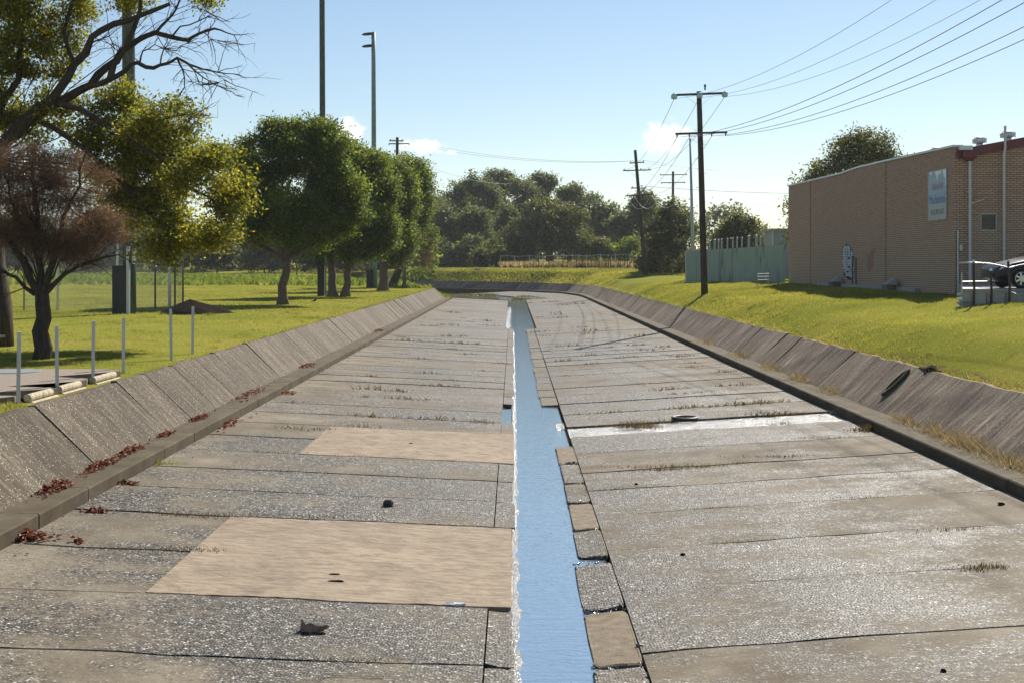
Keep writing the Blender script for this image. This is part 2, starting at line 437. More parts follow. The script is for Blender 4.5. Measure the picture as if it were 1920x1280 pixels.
# ---------------------------------------------------------------- terrain
def sm(a, b, x): 
    t = min(1, max(0, (x-a)/(b-a))); return t*t*(3-2*t)
RNG = random.Random(7)
def bumpy(x, y):
    return .05*math.sin(x*.9+y*.31)+.04*math.sin(y*.53-x*.37+1.3)+.025*math.sin(x*1.9-y*1.1+.4)
_PRU = [9.5, 10.0, 10.9, 12, 13, 15, 17, 30, 900]; _PRZ = [1.52, 1.80, 2.24, 2.42, 2.52, 2.72, 2.78, 2.8, 2.8]
_PFU = [9.5, 10.5, 12, 14, 17, 30, 900]; _PFZ = [1.52, 2.1, 3.0, 3.3, 3.35, 3.4, 3.4]
_PLU = [8.14, 8.6, 9.5, 12, 30, 900]; _PLZ = [1.50, 1.55, 1.58, 1.60, 1.62, 1.62]
def ground_z(u, Y):
    f = sm(140, 165, Y)
    if u >= 9.5:
        z = np.interp(u, _PRU, _PRZ)*(1-f)+np.interp(u, _PFU, _PFZ)*f
        z += bumpy(u, Y)*min(1, (u-9.4)*.7)*(1 if u < 16 else .4)
    elif u <= -8.14:
        z = np.interp(-u, _PLU, _PLZ) + bumpy(u, Y)*.4*min(1, (-u-8.1)*.5)
        g = sm(129, 138, Y)
        z = z*(1-g) + g*min(z, -.25+max(0, -u-7.0)*.36)
        if Y > 138 and u < -13: z += .5*sm(13, 20, -u)*sm(140, 175, Y)
    else:
        z = -.36
        if Y > 131 and u < -6: z = -.36+max(0, (-u-6.5)*.2)
    far = sm(205, 232, Y)
    zf = 1.9 + sm(215, 330, Y)*4.0 - sm(500, 900, Y)*3.5
    return float(z*(1-far)+zf*far)
US = [-500, -300, -200, -140, -100, -75, -58, -46, -38, -32, -27, -23, -20, -17.5, -15.5, -14, -12.8, -11.8, -11, -10.3, -9.7, -9.2, -8.8, -8.45, -8.14, -6.95, -6, -4, -2, 0, 2, 4, 6, 7.4, 8.25, 9.5, 9.75, 10.05, 10.4, 10.9, 11.4, 12, 12.6, 13.2, 14, 15, 16, 17.2, 18.5, 20, 23, 27, 32, 40, 52, 70, 95, 130, 180, 260, 400, 500]
YS = list(np.arange(-40, 8, 4.0))+list(np.arange(8, 80, 1.25))+list(np.arange(80, 232, 2.0))+[236, 242, 250, 260, 275, 295, 320, 350, 400, 460, 540, 650, 700]
mb = MB(); nu = len(US)
gv = []
for Y in YS:
    s = shift(Y)
    for u in US: gv.append((u+s, Y, ground_z(u, Y)))
gf = []
for j in range(len(YS)-1):
    for i in range(nu-1):
        a = j*nu+i; gf.append((a, a+1, a+nu+1, a+nu))
mb.add(gv, gf)
ground = mb.build('ground', M['ground'], smooth=True); tag(ground, 'green lawn and grassy banks on both sides of the channel', kind='structure')

# ---------------------------------------------------------------- channel floor
def PU(u, Y, z): return (u+shift(Y), Y, z)
LK, LT, LC = -6.5, -7.05, -8.1          # left kerb face, toe of bank, crest
RK, RT, RC = 7.8, 8.4, 9.45
mb = MB(); vs = []; fs = []
ys = list(np.arange(6, 176, 4.0)); us = [-6.7, -3, -.6, -.3, 0.0, 0.85, 1.25, 1.6, 4.5, 8.0]
for Y in ys:
    for u in us: vs.append(PU(u, Y+SKEW*u, floor_z(u)-.075 if not (-.1 < u < 1.0) else -.2))
for j in range(len(ys)-1):
    for i in range(len(us)-1):
        a = j*len(us)+i; fs.append((a, a+1, a+len(us)+1, a+len(us)))
mb.add(vs, fs)
chan = mb.build('channel_floor', M['silt']); tag(chan, 'concrete floor of the storm channel laid in wide slabs with a central gutter', kind='structure')

def slab(name, u0, u1, Y0, Y1, mat, rng, thick=.115, gap=None, jit=.016, seg=14, dz=0.0, rnd=.0, parent=None, bend=True, tiltz=.008):
    """a slab following the floor's cross fall; ragged joint edges, bevelled rim"""
    mb = MB(); top = []; n = seg
    gap = gap if gap is not None else rng.choice((.010, .018, .028, .036))
    z00, z10 = rng.uniform(-tiltz, tiltz)+dz, rng.uniform(-tiltz, tiltz)+dz
    us_ = [u0+(u1-u0)*i/n for i in range(n+1)]
    def P(u, Y, z): return PU(u, Y+SKEW*u, z)
    near = []; far_ = []
    for i, u in enumerate(us_):
        e0 = gap*.5+abs(rng.gauss(0, jit)); e1 = gap*.5+abs(rng.gauss(0, jit))
        uu = u
        if i == 0: uu = u+.004
        if i == n: uu = u-.004
        jg = lambda q: .028*math.sin(uu*1.3+q*5.1)+.016*math.sin(uu*3.7+q*9.3)+.009*math.sin(uu*9.1+q*3.3)
        near.append((uu, Y0+e0+jg(Y0))); far_.append((uu, Y1-e1+jg(Y1)))
    bev = .012
    vs = []; 
    for (u, Y), zz, sgn in [(q, z00, 1) for q in near]: vs.append(P(u, Y+bev, floor_z(u)+zz))
    for (u, Y), zz, sgn in [(q, z10, -1) for q in far_]: vs.append(P(u, Y-bev, floor_z(u)+zz))
    for (u, Y) in near: vs.append(P(u, Y, floor_z(u)+z00-bev))
    for (u, Y) in far_: vs.append(P(u, Y, floor_z(u)+z10-bev))
    for (u, Y) in near: vs.append(P(u, Y, floor_z(u)-thick))
    for (u, Y) in far_: vs.append(P(u, Y, floor_z(u)-thick))
    k = n+1; fs = []
    for i in range(n):
        fs.append((i, i+1, k+i+1, k+i))                      # top
        fs.append((2*k+i, 2*k+i+1, i+1, i))                  # near bevel
        fs.append((k+i, k+i+1, 3*k+i+1, 3*k+i))              # far bevel
        fs.append((4*k+i, 4*k+i+1, 2*k+i+1, 2*k+i))          # near face
        fs.append((3*k+i, 3*k+i+1, 5*k+i+1, 5*k+i))          # far face
    fs.append((0, k, 3*k, 5*k, 4*k, 2*k)); fs.append((n, 2*k+n, 4*k+n, 5*k+n, 3*k+n, k+n))
    mb.add(vs, fs)
    o = mb.build(name, mat, parent)
    return o
rng = random.Random(11)
px2Y = lambda y: 3.95*FPX/(y-497.0)
jl = [8.3, 10.4, 12.59, 14.74, 16.93, 19.23, 21.3, 23.4, 25.48, 27.6, 29.9]
while jl[-1] < 138: jl.append(jl[-1]+2.16)
jr = [8.4, 10.6, 12.9, 15.36, 17.55, 20.0, 22.15, 24.06, 26.55, 29.17, 30.9, 33.4, 36.0]
while jr[-1] < 172: jr.append(jr[-1]+2.25)
for a, b in zip(jl[:-1], jl[1:]):
    patched = (14.7 < a < 19.0) or (25.4 < a < 29.0)
    if patched: slab('slab', LK+.01, -4.2, a, b, M['floor'], rng, parent=chan, seg=5)
    else:
        inner = -.29 if a < 78 else -.55
        slab('slab', LK+.01, inner, a, b, M['floor'], rng, parent=chan)
        if a < 78 and not (30 < a < 35): slab('gutter_block', -.28, .02+rng.uniform(-.03, .03), a, b, M['floor'], rng, parent=chan, seg=2, dz=-.012, jit=.03, tiltz=.012)
o = slab('repair_slab', -4.19, -.02, 14.74, 19.23, M['patch'], rng, parent=chan, dz=.006, jit=.016, tiltz=.002, seg=34); o['label'] = 'large smooth pinkish tan repair slab in the grey channel floor'
o = slab('repair_slab', -4.24, .02, 25.48, 29.9, M['patch'], rng, parent=chan, dz=.006, jit=.016, tiltz=.002, seg=34); o['label'] = 'second smooth pinkish tan repair slab farther up the channel floor'
for a, b in zip(jr[:-1], jr[1:]):
    wet = abs(a-29.17) < .1
    inner = 1.30 if a < 78 else 1.45
    slab('slab', inner, RK-.01, a, b, M['wetfloor'] if wet else M['floor'], rng, parent=chan, dz=-.03 if wet else 0)
def broken_block(u0, u1, Y0, Y1, rng, mat, dz=-.012):
    """worn gutter block: rounded outline and rim, slightly tilted"""
    n = 28; rings = []; cu, cy = (u0+u1)/2, (Y0+Y1)/2; hu, hy = (u1-u0)/2, (Y1-Y0)/2; tl = rng.uniform(-.012, .012); tw = rng.uniform(-.02, .02)
    wob = [1+rng.uniform(-.06, .035) for _ in range(n)]
    for ins, z in ((0.0, -.16), (0.0, -.035), (.015, -.012), (.04, -.001), (.09, .001)):
        ring = []
        for k in range(n):
            a = 2*math.pi*k/n; c_, s_ = math.cos(a), math.sin(a); e = .15
            x = abs(c_)**e*math.copysign(1, c_)*(hu-ins*min(1, hu)); y = abs(s_)**e*math.copysign(1, s_)*(hy-ins*min(1, hy))
            u = cu+x*wob[k] if c_ < .3 else cu+x; yy = cy+y*wob[k]
            ring.append(PU(u, yy+SKEW*u, floor_z(u)+dz+z+(0 if z < -.1 else tl*(x/hu)+tw*(y/hy)*.5+rng.uniform(-.004, .004))))
        rings.append(ring)
    mb = MB(); vs = [p for r_ in rings for p in r_]; fs = []
    for j in range(4):
        for k in range(n): fs.append((j*n+k, j*n+(k+1) % n, (j+1)*n+(k+1) % n, (j+1)*n+k))
    fs.append(tuple(4*n+k for k in range(n))); mb.add(vs, fs)
    return mb.build('gutter_block', mat, chan, smooth=False)
blk = [(8.6, 10.4, .76), (10.5, 12.5, .77), (12.58, 14.5, .79), (14.70, 16.85, .80), (17.3, 19.0, .88), (19.05, 21.15, .90), (21.22, 23.05, .91), (23.12, 25.35, .92), (25.42, 27.7, .91)]
for i, (a, b, u0) in enumerate(blk): broken_block(u0, 1.298, a, b, rng, M['block'] if i in (2, 5, 8) else M['floor'])
broken_block(1.05, 1.27, 31.0, 32.2, rng, M['wetfloor'], -.05)
rub = MB(); rr0 = random.Random(9)
for k in range(260):
    a, b, u0 = blk[rr0.randrange(len(blk)-1)]; u = rr0.uniform(u0+.02, 1.3); Yq = b+rr0.gauss(.06, .09); s = rr0.uniform(.012, .035)
    if rr0.random() < .35: Yq = rr0.uniform(a, b); u = 1.29+rr0.gauss(0, .02)
    z = max(-.05, floor_z(u)-.05)+rr0.uniform(0, .03); p = Vector(PU(u, Yq+SKEW*u, z)); q = [p+Vector((rr0.gauss(0, 1), rr0.gauss(0, 1), rr0.gauss(0, .7)))*s for _ in range(4)]
    rub.add(q, [(0, 1, 2), (0, 3, 1), (1, 3, 2), (2, 3, 0)])
o = rub.build('rubble', M['wetfloor'], chan); o['kind'] = 'stuff'
for a, b in zip(jr[12:], jr[13:]):
    if a > 78: break
    slab('gutter_block', .79+rng.uniform(-.03, .03), 1.28, a, b, M['floor'], rng, parent=chan, seg=2, dz=-.012, jit=.03, tiltz=.012)

# rounded wet lip along the left edge of the gutter (glints against the sun)
mb = MB(); rngw = random.Random(5)
Y = 8.5; vs = []; fs = []; prof = 6
while Y < 120:
    far_ = Y > 78; w0 = .018*math.sin(Y*3.1)+.014*math.sin(Y*7.3+1)+rngw.uniform(-.008, .008)
    base = (-.05 if not far_ else -.6); wd = (.125 if not far_ else .42)+w0*(1 if not far_ else 4)
    for k in range(prof):
        t = k/(prof-1); z = -.030+.018*math.sin(min(1, t*2.2)*math.pi*.5)-.052*max(0, t-.3)**1.5+rngw.uniform(-.003, .003)
        vs.append(PU(base+wd*t, Y+SKEW*base, z))
    Y += .14 if Y < 40 else .4
n = len(vs)//prof
for j in range(n-1):
    for k in range(prof-1):
        a = j*prof+k; fs.append((a, a+1, a+prof+1, a+prof))
mb.add(vs, fs); lip = mb.build('wet_gutter_edge', M['wetfloor'], chan, smooth=True)

# water in the gutter and pooled at the bend
mb = MB(); vs = []; fs = []
ys = sorted(list(np.arange(6, 29, 2.0))+[29.4, 29.6, 31, 33, 35.4, 35.6]+list(np.arange(37, 77, 3.0))+[77.5, 78.5]+list(np.arange(81, 190, 3.0)))
for Y in ys:
    g = sm(118, 140, Y)
    l, r_ = (-.33 if 29.5 < Y < 35.5 else (-.03 if Y < 78 else -.5))-7.5*g, (1.24 if Y < 78 else 1.4)+2.2*sm(135, 150, Y)-2.5*sm(168, 178, Y)
    for i in range(7):
        u = l+(r_-l)*i/6; vs.append(PU(u, Y+SKEW*u, -.040+.03*sm(118, 138, Y)))
for j in range(len(ys)-1):
    for i in range(6):
        a = j*7+i; fs.append((a, a+1, a+8, a+7))
mb.add(vs, fs); water = mb.build('water', M['water'], smooth=True)
tag(water, 'shallow blue water lying in the central gutter', kind='structure')

# ---------------------------------------------------------------- kerbs, ledges and sloping banks
def bank_side(side, name, label, mat, K, T, C, Yend, step):
    root = empty(name, (K, 10, .5)); tag(root, label, kind='structure')
    s = -1 if side == 'L' else 1
    zk = floor_z(K); zl = zk+.20; zc = 1.56
    rg = random.Random(21 if s < 0 else 22)
    Y = 7.0
    while Y < Yend:
        Y1 = Y+step*rg.uniform(.94, 1.06); g = .007
        # kerb with ledge
        mb = MB(); A = []; n = 3
        for i in range(n+1):
            yy = Y+g+(Y1-Y-2*g)*i/n; j = rg.uniform(-.006, .006)
            for (u, z) in ((K+s*j, zk-.14), (K+s*j, zl-.025), (K+s*(.022+j), zl), (T+s*.06, zl+.012), (T+s*.06, zk-.1)):
                A.append(PU(u, yy, z))
        F = []
        for i in range(n):
            for k in range(4):
                a = i*5+k; q = (a, a+1, a+6, a+5); F.append(q if s < 0 else q[::-1])
        e0 = (0, 1, 2, 3, 4); e1 = tuple(n*5+k for k in (4, 3, 2, 1, 0))
        F += [e0[::-1], e1[::-1]] if s < 0 else [e0, e1]
        mb.add(A, F); mb.build('kerb', M['kerb'], root)
        # sloping panel with thickness, uneven crest
        mb = MB(); A = []; UV = []; n = 4; m = 4; d0 = rg.uniform(-.012, .012); d1 = rg.uniform(-.012, .012)
        for i in range(n+1):
            f = i/n; yy = Y+.006+(Y1-Y-.012)*f; off = d0+(d1-d0)*f
            top = rg.uniform(-.025, .03)
            for k in range(m+1):
                t = k/m; u = T+(C-T)*t+s*0.0; z = zl+.006+(zc+top-zl)*t
                A.append(PU(u-s*off*.7, yy, z+off*.7)); UV.append((yy, t*1.5))
            A.append(PU(C+s*.12, yy, zc+top+.004)); UV.append((yy, 1.6))
            A.append(PU(C+s*.12, yy, zc-.2)); UV.append((yy, 1.8))
            A.append(PU(T+s*.14, yy, zl-.08)); UV.append((yy, 0))
        w = m+4; F = []; FU = []
        for i in range(n):
            for k in range(w-1):
                a = i*w+k; q = (a, a+1, a+w+1, a+w); q = q if s < 0 else q[::-1]
                F.append(q); FU.append([UV[x] for x in q])
        for e in (tuple(range(w)), tuple(n*w+k for k in range(w-1, -1, -1))):
            q = e[::-1] if s < 0 else e
            F.append(q); FU.append([UV[x] for x in q])
        mb.add(A, F, FU); mb.build('bank_panel', mat, root)
        Y = Y1
    return root
bankL = bank_side('L', 'channel_bank_left', 'sunlit sloping concrete bank panels with kerb on the left side', M['bankL'], LK, LT, LC, 130, 2.16)
bankR = bank_side('R', 'channel_bank_right', 'brown shaded sloping concrete bank panels with kerb on the right side', M['bankR'], RK, RT, RC, 200, 2.16)

# drain outlet in the right bank, above the wet strip
mb = MB(); mb.cur = 0
sl = Vector((RC-RT, 0, 1.0)).normalized(); nrm = Vector((-sl.z, 0, sl.x)); c0 = Vector((9.02, 30.1, 1.19))
ring = []; n = 20
for rr, hh in ((1.0, .0), (1.0, .05), (.72, .06), (.62, -.02)):
    for k in range(n):
        a = 2*math.pi*k/n
        ring.append(c0+sl*math.cos(a)*.46*rr+Vector((0, 1, 0))*math.sin(a)*.17*rr+nrm*hh)
fs = []
for j in range(3):
    for k in range(n):
        a = j*n+k; b = j*n+(k+1) % n; fs.append((a, b, b+n, a+n))
mb.add(ring, fs); drain = mb.build('drain_outlet', M['kerb'], smooth=True)
mb = MB(); mb.add([ring[3*n+k]+nrm*.012 for k in range(n)], [tuple(range(n))]); mb.build('opening', M['dark'], drain)  # flat black disc stands for the shade inside the pipe
tag(drain, 'slanted oval pipe outlet set in the right concrete bank above the wet strip', 'drain')

# ---------------------------------------------------------------- grass
def blades(name, n, ufun, hgt, wid, mat, seed, kind_label, lean=.35, zoff=0.0, clump=None, parent=None, nper=3):
    r = np.random.default_rng(seed)
    U, Yv = ufun(r, n); n = len(U)
    sh = np.interp(Yv, _SY, _SX); Z = np.array([ground_z(a, b) for a, b in zip(U, Yv)])+zoff
    X = U+sh
    scale = np.clip(Yv/38.0, .75, 3.2)
    h = hgt*r.uniform(.5, 1.3, n)*np.clip(scale, .75, 1.7); w = wid*r.uniform(.6, 1.4, n)*scale
    a = r.uniform(0, 2*np.pi, n); b = r.uniform(0, 2*np.pi, n); ln = h*lean*r.uniform(.3, 1.6, n)
    dx, dy = np.cos(a)*w/2, np.sin(a)*w/2
    V = np.zeros((n, 3, 3))
    V[:, 0] = np.stack([X-dx, Yv-dy, Z-.01], 1); V[:, 1] = np.stack([X+dx, Yv+dy, Z-.01], 1)
    V[:, 2] = np.stack([X+np.cos(b)*ln, Yv+np.sin(b)*ln, Z+h], 1)
    pat = .5+.28*np.sin(X*.35+1.1*np.sin(Yv*.21))*np.sin(Yv*.27+.8)+.12*np.sin(X*1.7+Yv*.9)
    tint = np.clip(pat+r.normal(0, .2, n), 0, 1)
    o = quad_mesh(name, V, mat, tint, 3)
    tag(o, kind_label, kind='stuff'); return o
def u_right(r, n):
    Yv = 20+(r.random(n)**1.7)*90; u = 9.45+(r.random(n)**1.25)*11
    return u, Yv
def u_left(r, n):
    Yv = 21+(r.random(n)**1.5)*150; u = -8.16-(r.random(n)**1.2)*(10+Yv*.35)
    k = ~((u < -8.2) & (Yv < 28.0) & (u > -16))
    return u[k], Yv[k]
blades('grass', 150000, u_right, .05, .016, M['blade'], 1, 'short sunlit grass covering the right bank')
blades('grass', 190000, u_left, .042, .016, M['blade'], 2, 'short mown grass of the lawn left of the channel')
def u_edge(r, n):
    Yv = 18+(r.random(n)**1.5)*120; u = 9.40+np.abs(r.normal(0, .14, n)); return u, Yv
blades('grass', 26000, u_edge, .10, .018, M['blade'], 3, 'longer grass fringe overhanging the right crest', .9)
def u_edgeL(r, n):
    Yv = 29+(r.random(n)**1.5)*100; u = -8.10-np.abs(r.normal(0, .12, n)); return u, Yv
blades('grass', 14000, u_edgeL, .09, .018, M['blade'], 4, 'grass fringe along the left crest', .8)
def u_corner(r, n):
    Yv = 19+r.random(n)*3.1; u = -8.15-r.random(n)*2.6; return u, Yv
blades('grass', 9000, u_corner, .10, .02, M['blade'], 8, 'yellowish grass patch at the near left corner', .7)
def u_rank(r, n):
    Yv = 130+r.random(n)*75; u = -6.8-(r.random(n)**2.2)*60
    k = (Yv > 142+6*r.random(n)) | (u > -10-3*r.random(n)); return u[k], Yv[k]
blades('tall_grass', 34000, u_rank, .3, .08, M['longgrass'], 5, 'rank green grass on the bank past the end of the left wall', .8)
def u_belt(r, n):
    Yv = 188+r.random(n)*16; u = shift(195)*-1-14-r.random(n)*150; return u-shift(195)*0, Yv
def u_belt2(r, n):
    Yv = 189+r.random(n)*15; X = -12-r.random(n)*120; return X-np.interp(Yv, _SY, _SX), Yv
blades('tall_grass', 30000, u_belt2, .28, .14, M['longgrass'], 6, 'strip of long green grass at the far edge of the playing field', .6)
def u_mound(r, n):
    Yv = 140+r.random(n)*62; u = 9.5+(r.random(n))*12; return u, Yv
blades('grass', 45000, u_mound, .10, .05, M['blade'], 7, 'short grass on the far bank where the channel bends')
def u_dry(r, n):
    Yv = 188+r.random(n)*22; X = -2+r.random(n)*26; return X-np.interp(Yv, _SY, _SX), Yv
blades('dry_grass', 16000, u_dry, .55, .10, M['drygrass'], 9, 'tall reddish dry grass behind the far pipe fence', .35)
def u_algae(r, n):
    c = r.integers(0, 26, n); cx = r.uniform(-7, 6.5, 26); cy = r.uniform(141, 172, 26)
    return cx[c]+r.normal(0, .5, n), cy[c]+r.normal(0, .5, n)
o = blades('water_weed', 5000, u_algae, .10, .12, M['scrub'], 10, 'low green and brown weed growing on the wet floor at the bend', .8, zoff=.36)

def tuft_spots(lo, hi, y0, y1, k, sd):
    def f(r, n):
        cx = r.uniform(lo, hi, k); cy = y0+(r.random(k)**1.6)*(y1-y0); c = r.integers(0, k, n)
        return cx[c]+r.normal(0, .16, n), cy[c]+r.normal(0, .16, n)
    return f
blades('grass', 16000, tuft_spots(9.6, 16, 20, 70, 130, 1), .085, .016, M['blade'], 11, 'taller grass tufts dotted over the right bank', .7)
blades('grass', 9000, tuft_spots(-17, -8.4, 30, 70, 90, 2), .075, .016, M['blade'], 12, 'taller grass tufts dotted over the left lawn', .7)

# cracks wandering across the slabs
rck = random.Random(44)
for k in range(16):
    side = k % 2; u = rck.uniform(-5.8, -.9) if side else rck.uniform(1.6, 7.0); Yc = 11+rck.random()**1.4*34; an = rck.uniform(-.5, .5)+(math.pi if rck.random() < .5 else 0); pts = []
    if side and u > -4.4 and (14.2 < Yc < 19.8 or 25 < Yc < 30.5): continue
    if not side and 28.5 < Yc < 31.5: continue
    for j in range(int(rck.uniform(8, 20))):
        pts.append((u, Yc, .006*rck.uniform(.4, 1.6))); an += rck.gauss(0, .35); u += math.cos(an)*.13; Yc += math.sin(an)*.10
        if not (-6.3 < u < -.4 or 1.4 < u < 7.6): break
    if len(pts) < 4: continue
    mb = MB(); vs = []
    for (uu, yy, w) in pts: vs += [PU(uu, yy-w+SKEW*uu, floor_z(uu)+.0135), PU(uu, yy+w+SKEW*uu, floor_z(uu)+.0135)]
    mb.add(vs, [(2*j, 2*j+1, 2*j+3, 2*j+2) for j in range(len(pts)-1)]); mb.build('crack', M['silt'], chan)

# ---------------------------------------------------------------- trees
def leaf_cloud(r, lobes, n, size, clump_r, per, gap=.35, shell=.55, updown=.3, width=.5, puff=True):
    """leaves gathered in twig clumps, the clumps in flattened puffs spread over each lobe of the crown"""
    vol = np.array([(l[3]*l[4]*l[5])**(2/3) for l in lobes]); vol = vol/vol.sum()
    nc = max(8, int(n/per)); C = []; T = []
    for l, f in zip(lobes, vol):
        ax = np.array(l[3:6]); k = max(5, int(nc*f))
        npf = int(np.clip(14+8*r.random(), 6, k/3+4))
        d = r.normal(0, 1, (npf, 3)); d /= np.linalg.norm(d, axis=1)[:, None]
        pc = d*ax*(shell+(1-shell)*r.random(npf)**.7)[:, None]*r.uniform(.82, 1.1, npf)[:, None]+np.array(l[:3])
        pr = ax.mean()*r.uniform(.24, .48, npf); pt = r.normal(0, .09, npf)
        j = r.integers(0, npf, k); e = r.normal(0, 1, (k, 3)); e /= np.linalg.norm(e, axis=1)[:, None]
        e[:, 2] = np.where(r.random(k) < .6, np.abs(e[:, 2]), e[:, 2])
        p = pc[j]+e*(pr[j]*r.uniform(.45, 1.05, k))[:, None]*np.array([1.1, 1.1, .68])
        C.append(p); T.append(pt[j])
    C = np.concatenate(C); T = np.concatenate(T)
    cl_t = T+r.normal(0, .12, len(C))
    idx = np.repeat(np.arange(len(C)), per); N = len(idx)
    P = C[idx]+r.normal(0, 1, (N, 3))*clump_r*np.array([1, 1, .7])
    a = r.normal(0, 1, (N, 3)); a[:, 2] = a[:, 2]*.75-updown; a /= np.linalg.norm(a, axis=1)[:, None]
    b = np.cross(a, r.normal(0, 1, (N, 3))*np.array([.7, .7, 1.2])); b /= np.linalg.norm(b, axis=1)[:, None]+1e-6
    L = size*r.uniform(.6, 1.35, N)[:, None]; w = L*width*r.uniform(.7, 1.2, N)[:, None]
    V = np.stack([P-a*L*.5, P+b*w*.5, P+a*L*.5, P-b*w*.5], 1)
    tint = np.clip(.45+cl_t[idx]+r.normal(0, .2, N), 0, 1)
    return V, tint
def curve(a, b, r, bend=.15, n=5):
    a = np.array(a, float); b = np.array(b, float); L = np.linalg.norm(b-a); o = r.normal(0, bend*L, 3)*np.array([1, 1, .5])
    return [tuple(a+(b-a)*t+o*math.sin(math.pi*t)*.6+r.normal(0, .02*L, 3)*(0 < t < 1)) for t in np.linspace(0, 1, n)]
def tree(name, label, base, fork, tr, lobes, n, size, leafmat, bark, seed, cat='tree', group=None, per=14, clump=.32, gap=.35, shell=.55,
         trunks=None, twigs=6, extra=None, width=.5, updown=.3, limb_r=None, flare=1.5, leafname='crown', bare_twigs=0):
    r = np.random.default_rng(seed)
    root = empty(name, base, label, cat, group)
    mb = MB(); limb_r = limb_r or tr*.5
    forks = []
    for (b0, f0, r0) in (trunks or [(base, fork, tr)]):
        pts = curve(b0, f0, r, .018, 6)
        pts[0] = (b0[0], b0[1], b0[2]-.15)
        mb.tube(pts, [r0*flare, r0*1.12, r0, r0*.95, r0*.9, r0*.82], 9)
        forks.append((f0, r0))
    for i, l in enumerate(lobes):
        f0, r0 = forks[int(np.argmin([np.linalg.norm(np.array(l[:3])-np.array(f[0])) for f in forks]))]
        c = np.array(l[:3]); st = np.array(f0)
        pts = curve(st-(st-np.array(forks[0][0]))*0, c, r, .12, 6)
        lr = limb_r*(.6+.4*r.random()); mb.tube(pts, [lr, lr*.85, lr*.7, lr*.55, lr*.4, lr*.25], 6, False)
        for k in range(twigs):
            d = r.normal(0, 1, 3); d /= np.linalg.norm(d)
            e = c+d*np.array(l[3:6])*r.uniform(.6, .95); s0 = np.array(pts[r.integers(2, 6)])
            tp = curve(s0, e, r, .14, 4); mb.tube(tp, [lr*.32, lr*.22, lr*.13, lr*.05], 4, False)
    if extra:
        for pts, r0, r1 in extra:
            q = [np.array(p) for p in pts]; fine = []
            for i in range(len(q)-1):                      # finer, slightly kinked limb
                fine.append(q[i]); fine.append((q[i]+q[i+1])/2+r.normal(0, .05, 3)*np.linalg.norm(q[i+1]-q[i]))
            fine.append(q[-1]); mb.tube([tuple(p) for p in fine], list(np.linspace(r0, r1, len(fine))*r.uniform(.9, 1.12, len(fine))), 6, False)
            for k in range(bare_twigs):
                i = r.integers(max(1, len(fine)//3), len(fine)); s0 = fine[i]; dr = fine[i]-fine[i-1]; dr = dr/np.linalg.norm(dr)+r.normal(0, .65, 3); dr /= np.linalg.norm(dr)
                ln = r.uniform(.35, 1.1); e0 = s0+dr*ln; tp = curve(s0, e0, r, .12, 5); mb.tube(tp, [.014, .011, .009, .007, .004], 4, False)
                for m in range(3):
                    s1 = np.array(tp[r.integers(1, 5)]); d2 = dr+r.normal(0, .6, 3); d2 /= np.linalg.norm(d2); mb.tube(curve(s1, s1+d2*ln*r.uniform(.25, .55), r, .1, 3), [.007, .005, .003], 3, False)
    mb.build('trunk', bark, root, smooth=True)
    V, t = leaf_cloud(r, lobes, n, size, clump, per, gap, shell, updown, width)
    quad_mesh(leafname, V, leafmat, t, 4, root)
    return root
def LB(px, py, Y, rx, ry=None, rz=None, dy=0.0):        # a crown lobe from photo pixel, radii in pixels
    s = Y/FPX; x, y, z = W(px, py, Y); ry = ry or rx
    return (x, y+dy, z, rx*s, (rz or (rx+ry)/2)*s, ry*s)
def lawn(px, py, Y):
    x, y, z = W(px, py, Y); u = x-shift(Y); return (x, Y, ground_z(u, Y))

# big yellow-green tree whose trunk stands at the left edge
Y1 = 37.0
def PL(pts, Y0, dy=0.0): return [W(a, b, Y0+dy*i) for i, (a, b) in enumerate(pts)]
ex = []
for pts, r0, r1, dy in [
    ([(-12, 300), (40, 235), (95, 190), (140, 120), (172, 70), (215, 45), (262, 30), (318, 8)], .17, .05, -.1),
    ([(0, 275), (60, 222), (120, 188), (170, 160), (198, 128), (228, 96), (262, 74), (292, 62), (322, 70), (352, 76), (372, 64), (402, 54), (425, 62), (450, 66)], .16, .012, .1),
    ([(168, 162), (205, 150), (232, 135), (258, 118), (288, 128), (312, 120), (332, 109), (356, 122), (380, 130), (408, 136), (438, 139)], .085, .012, .05),
    ([(332, 109), (342, 130), (346, 164)], .035, .012, 0), ([(352, 120), (380, 145), (404, 160)], .03, .01, 0),
    ([(292, 62), (312, 40), (330, 18), (340, -10)], .05, .02, .05), ([(322, 70), (338, 50), (372, 40), (402, 30), (430, 42)], .03, .008, .05),
    ([(205, 150), (215, 118), (236, 88), (250, 58), (262, 24), (270, -20)], .10, .05, -.05),
    ([(140, 120), (120, 60), (135, 10), (142, -40)], .08, .04, .05), ([(-10, 240), (35, 150), (40, 70), (22, -10)], .12, .06, .1),
    ([(262, 118), (268, 96), (290, 84), (310, 92)], .03, .01, 0), ([(300, 124), (308, 90), (330, 96), (350, 82)], .025, .008, 0),
    ([(95, 190), (150, 205), (220, 240), (290, 290), (350, 350), (420, 400)], .10, .02, -.1), ([(60, 222), (130, 260), (210, 330), (280, 400), (330, 450)], .09, .02, .1),
    ([(220, 240), (300, 225), (350, 215)], .05, .015, 0), ([(290, 290), (360, 300), (420, 340)], .04, .01, 0),
    ([(160, 88), (205, 68), (214, 90)], .03, .01, 0), ([(380, 60), (396, 74), (420, 78)], .015, .006, 0), ([(400, 136), (420, 150), (402, 158)], .012, .006, 0),
]: ex.append((PL(pts, Y1, dy), r0, r1))
b1 = lawn(-8, 650, Y1)
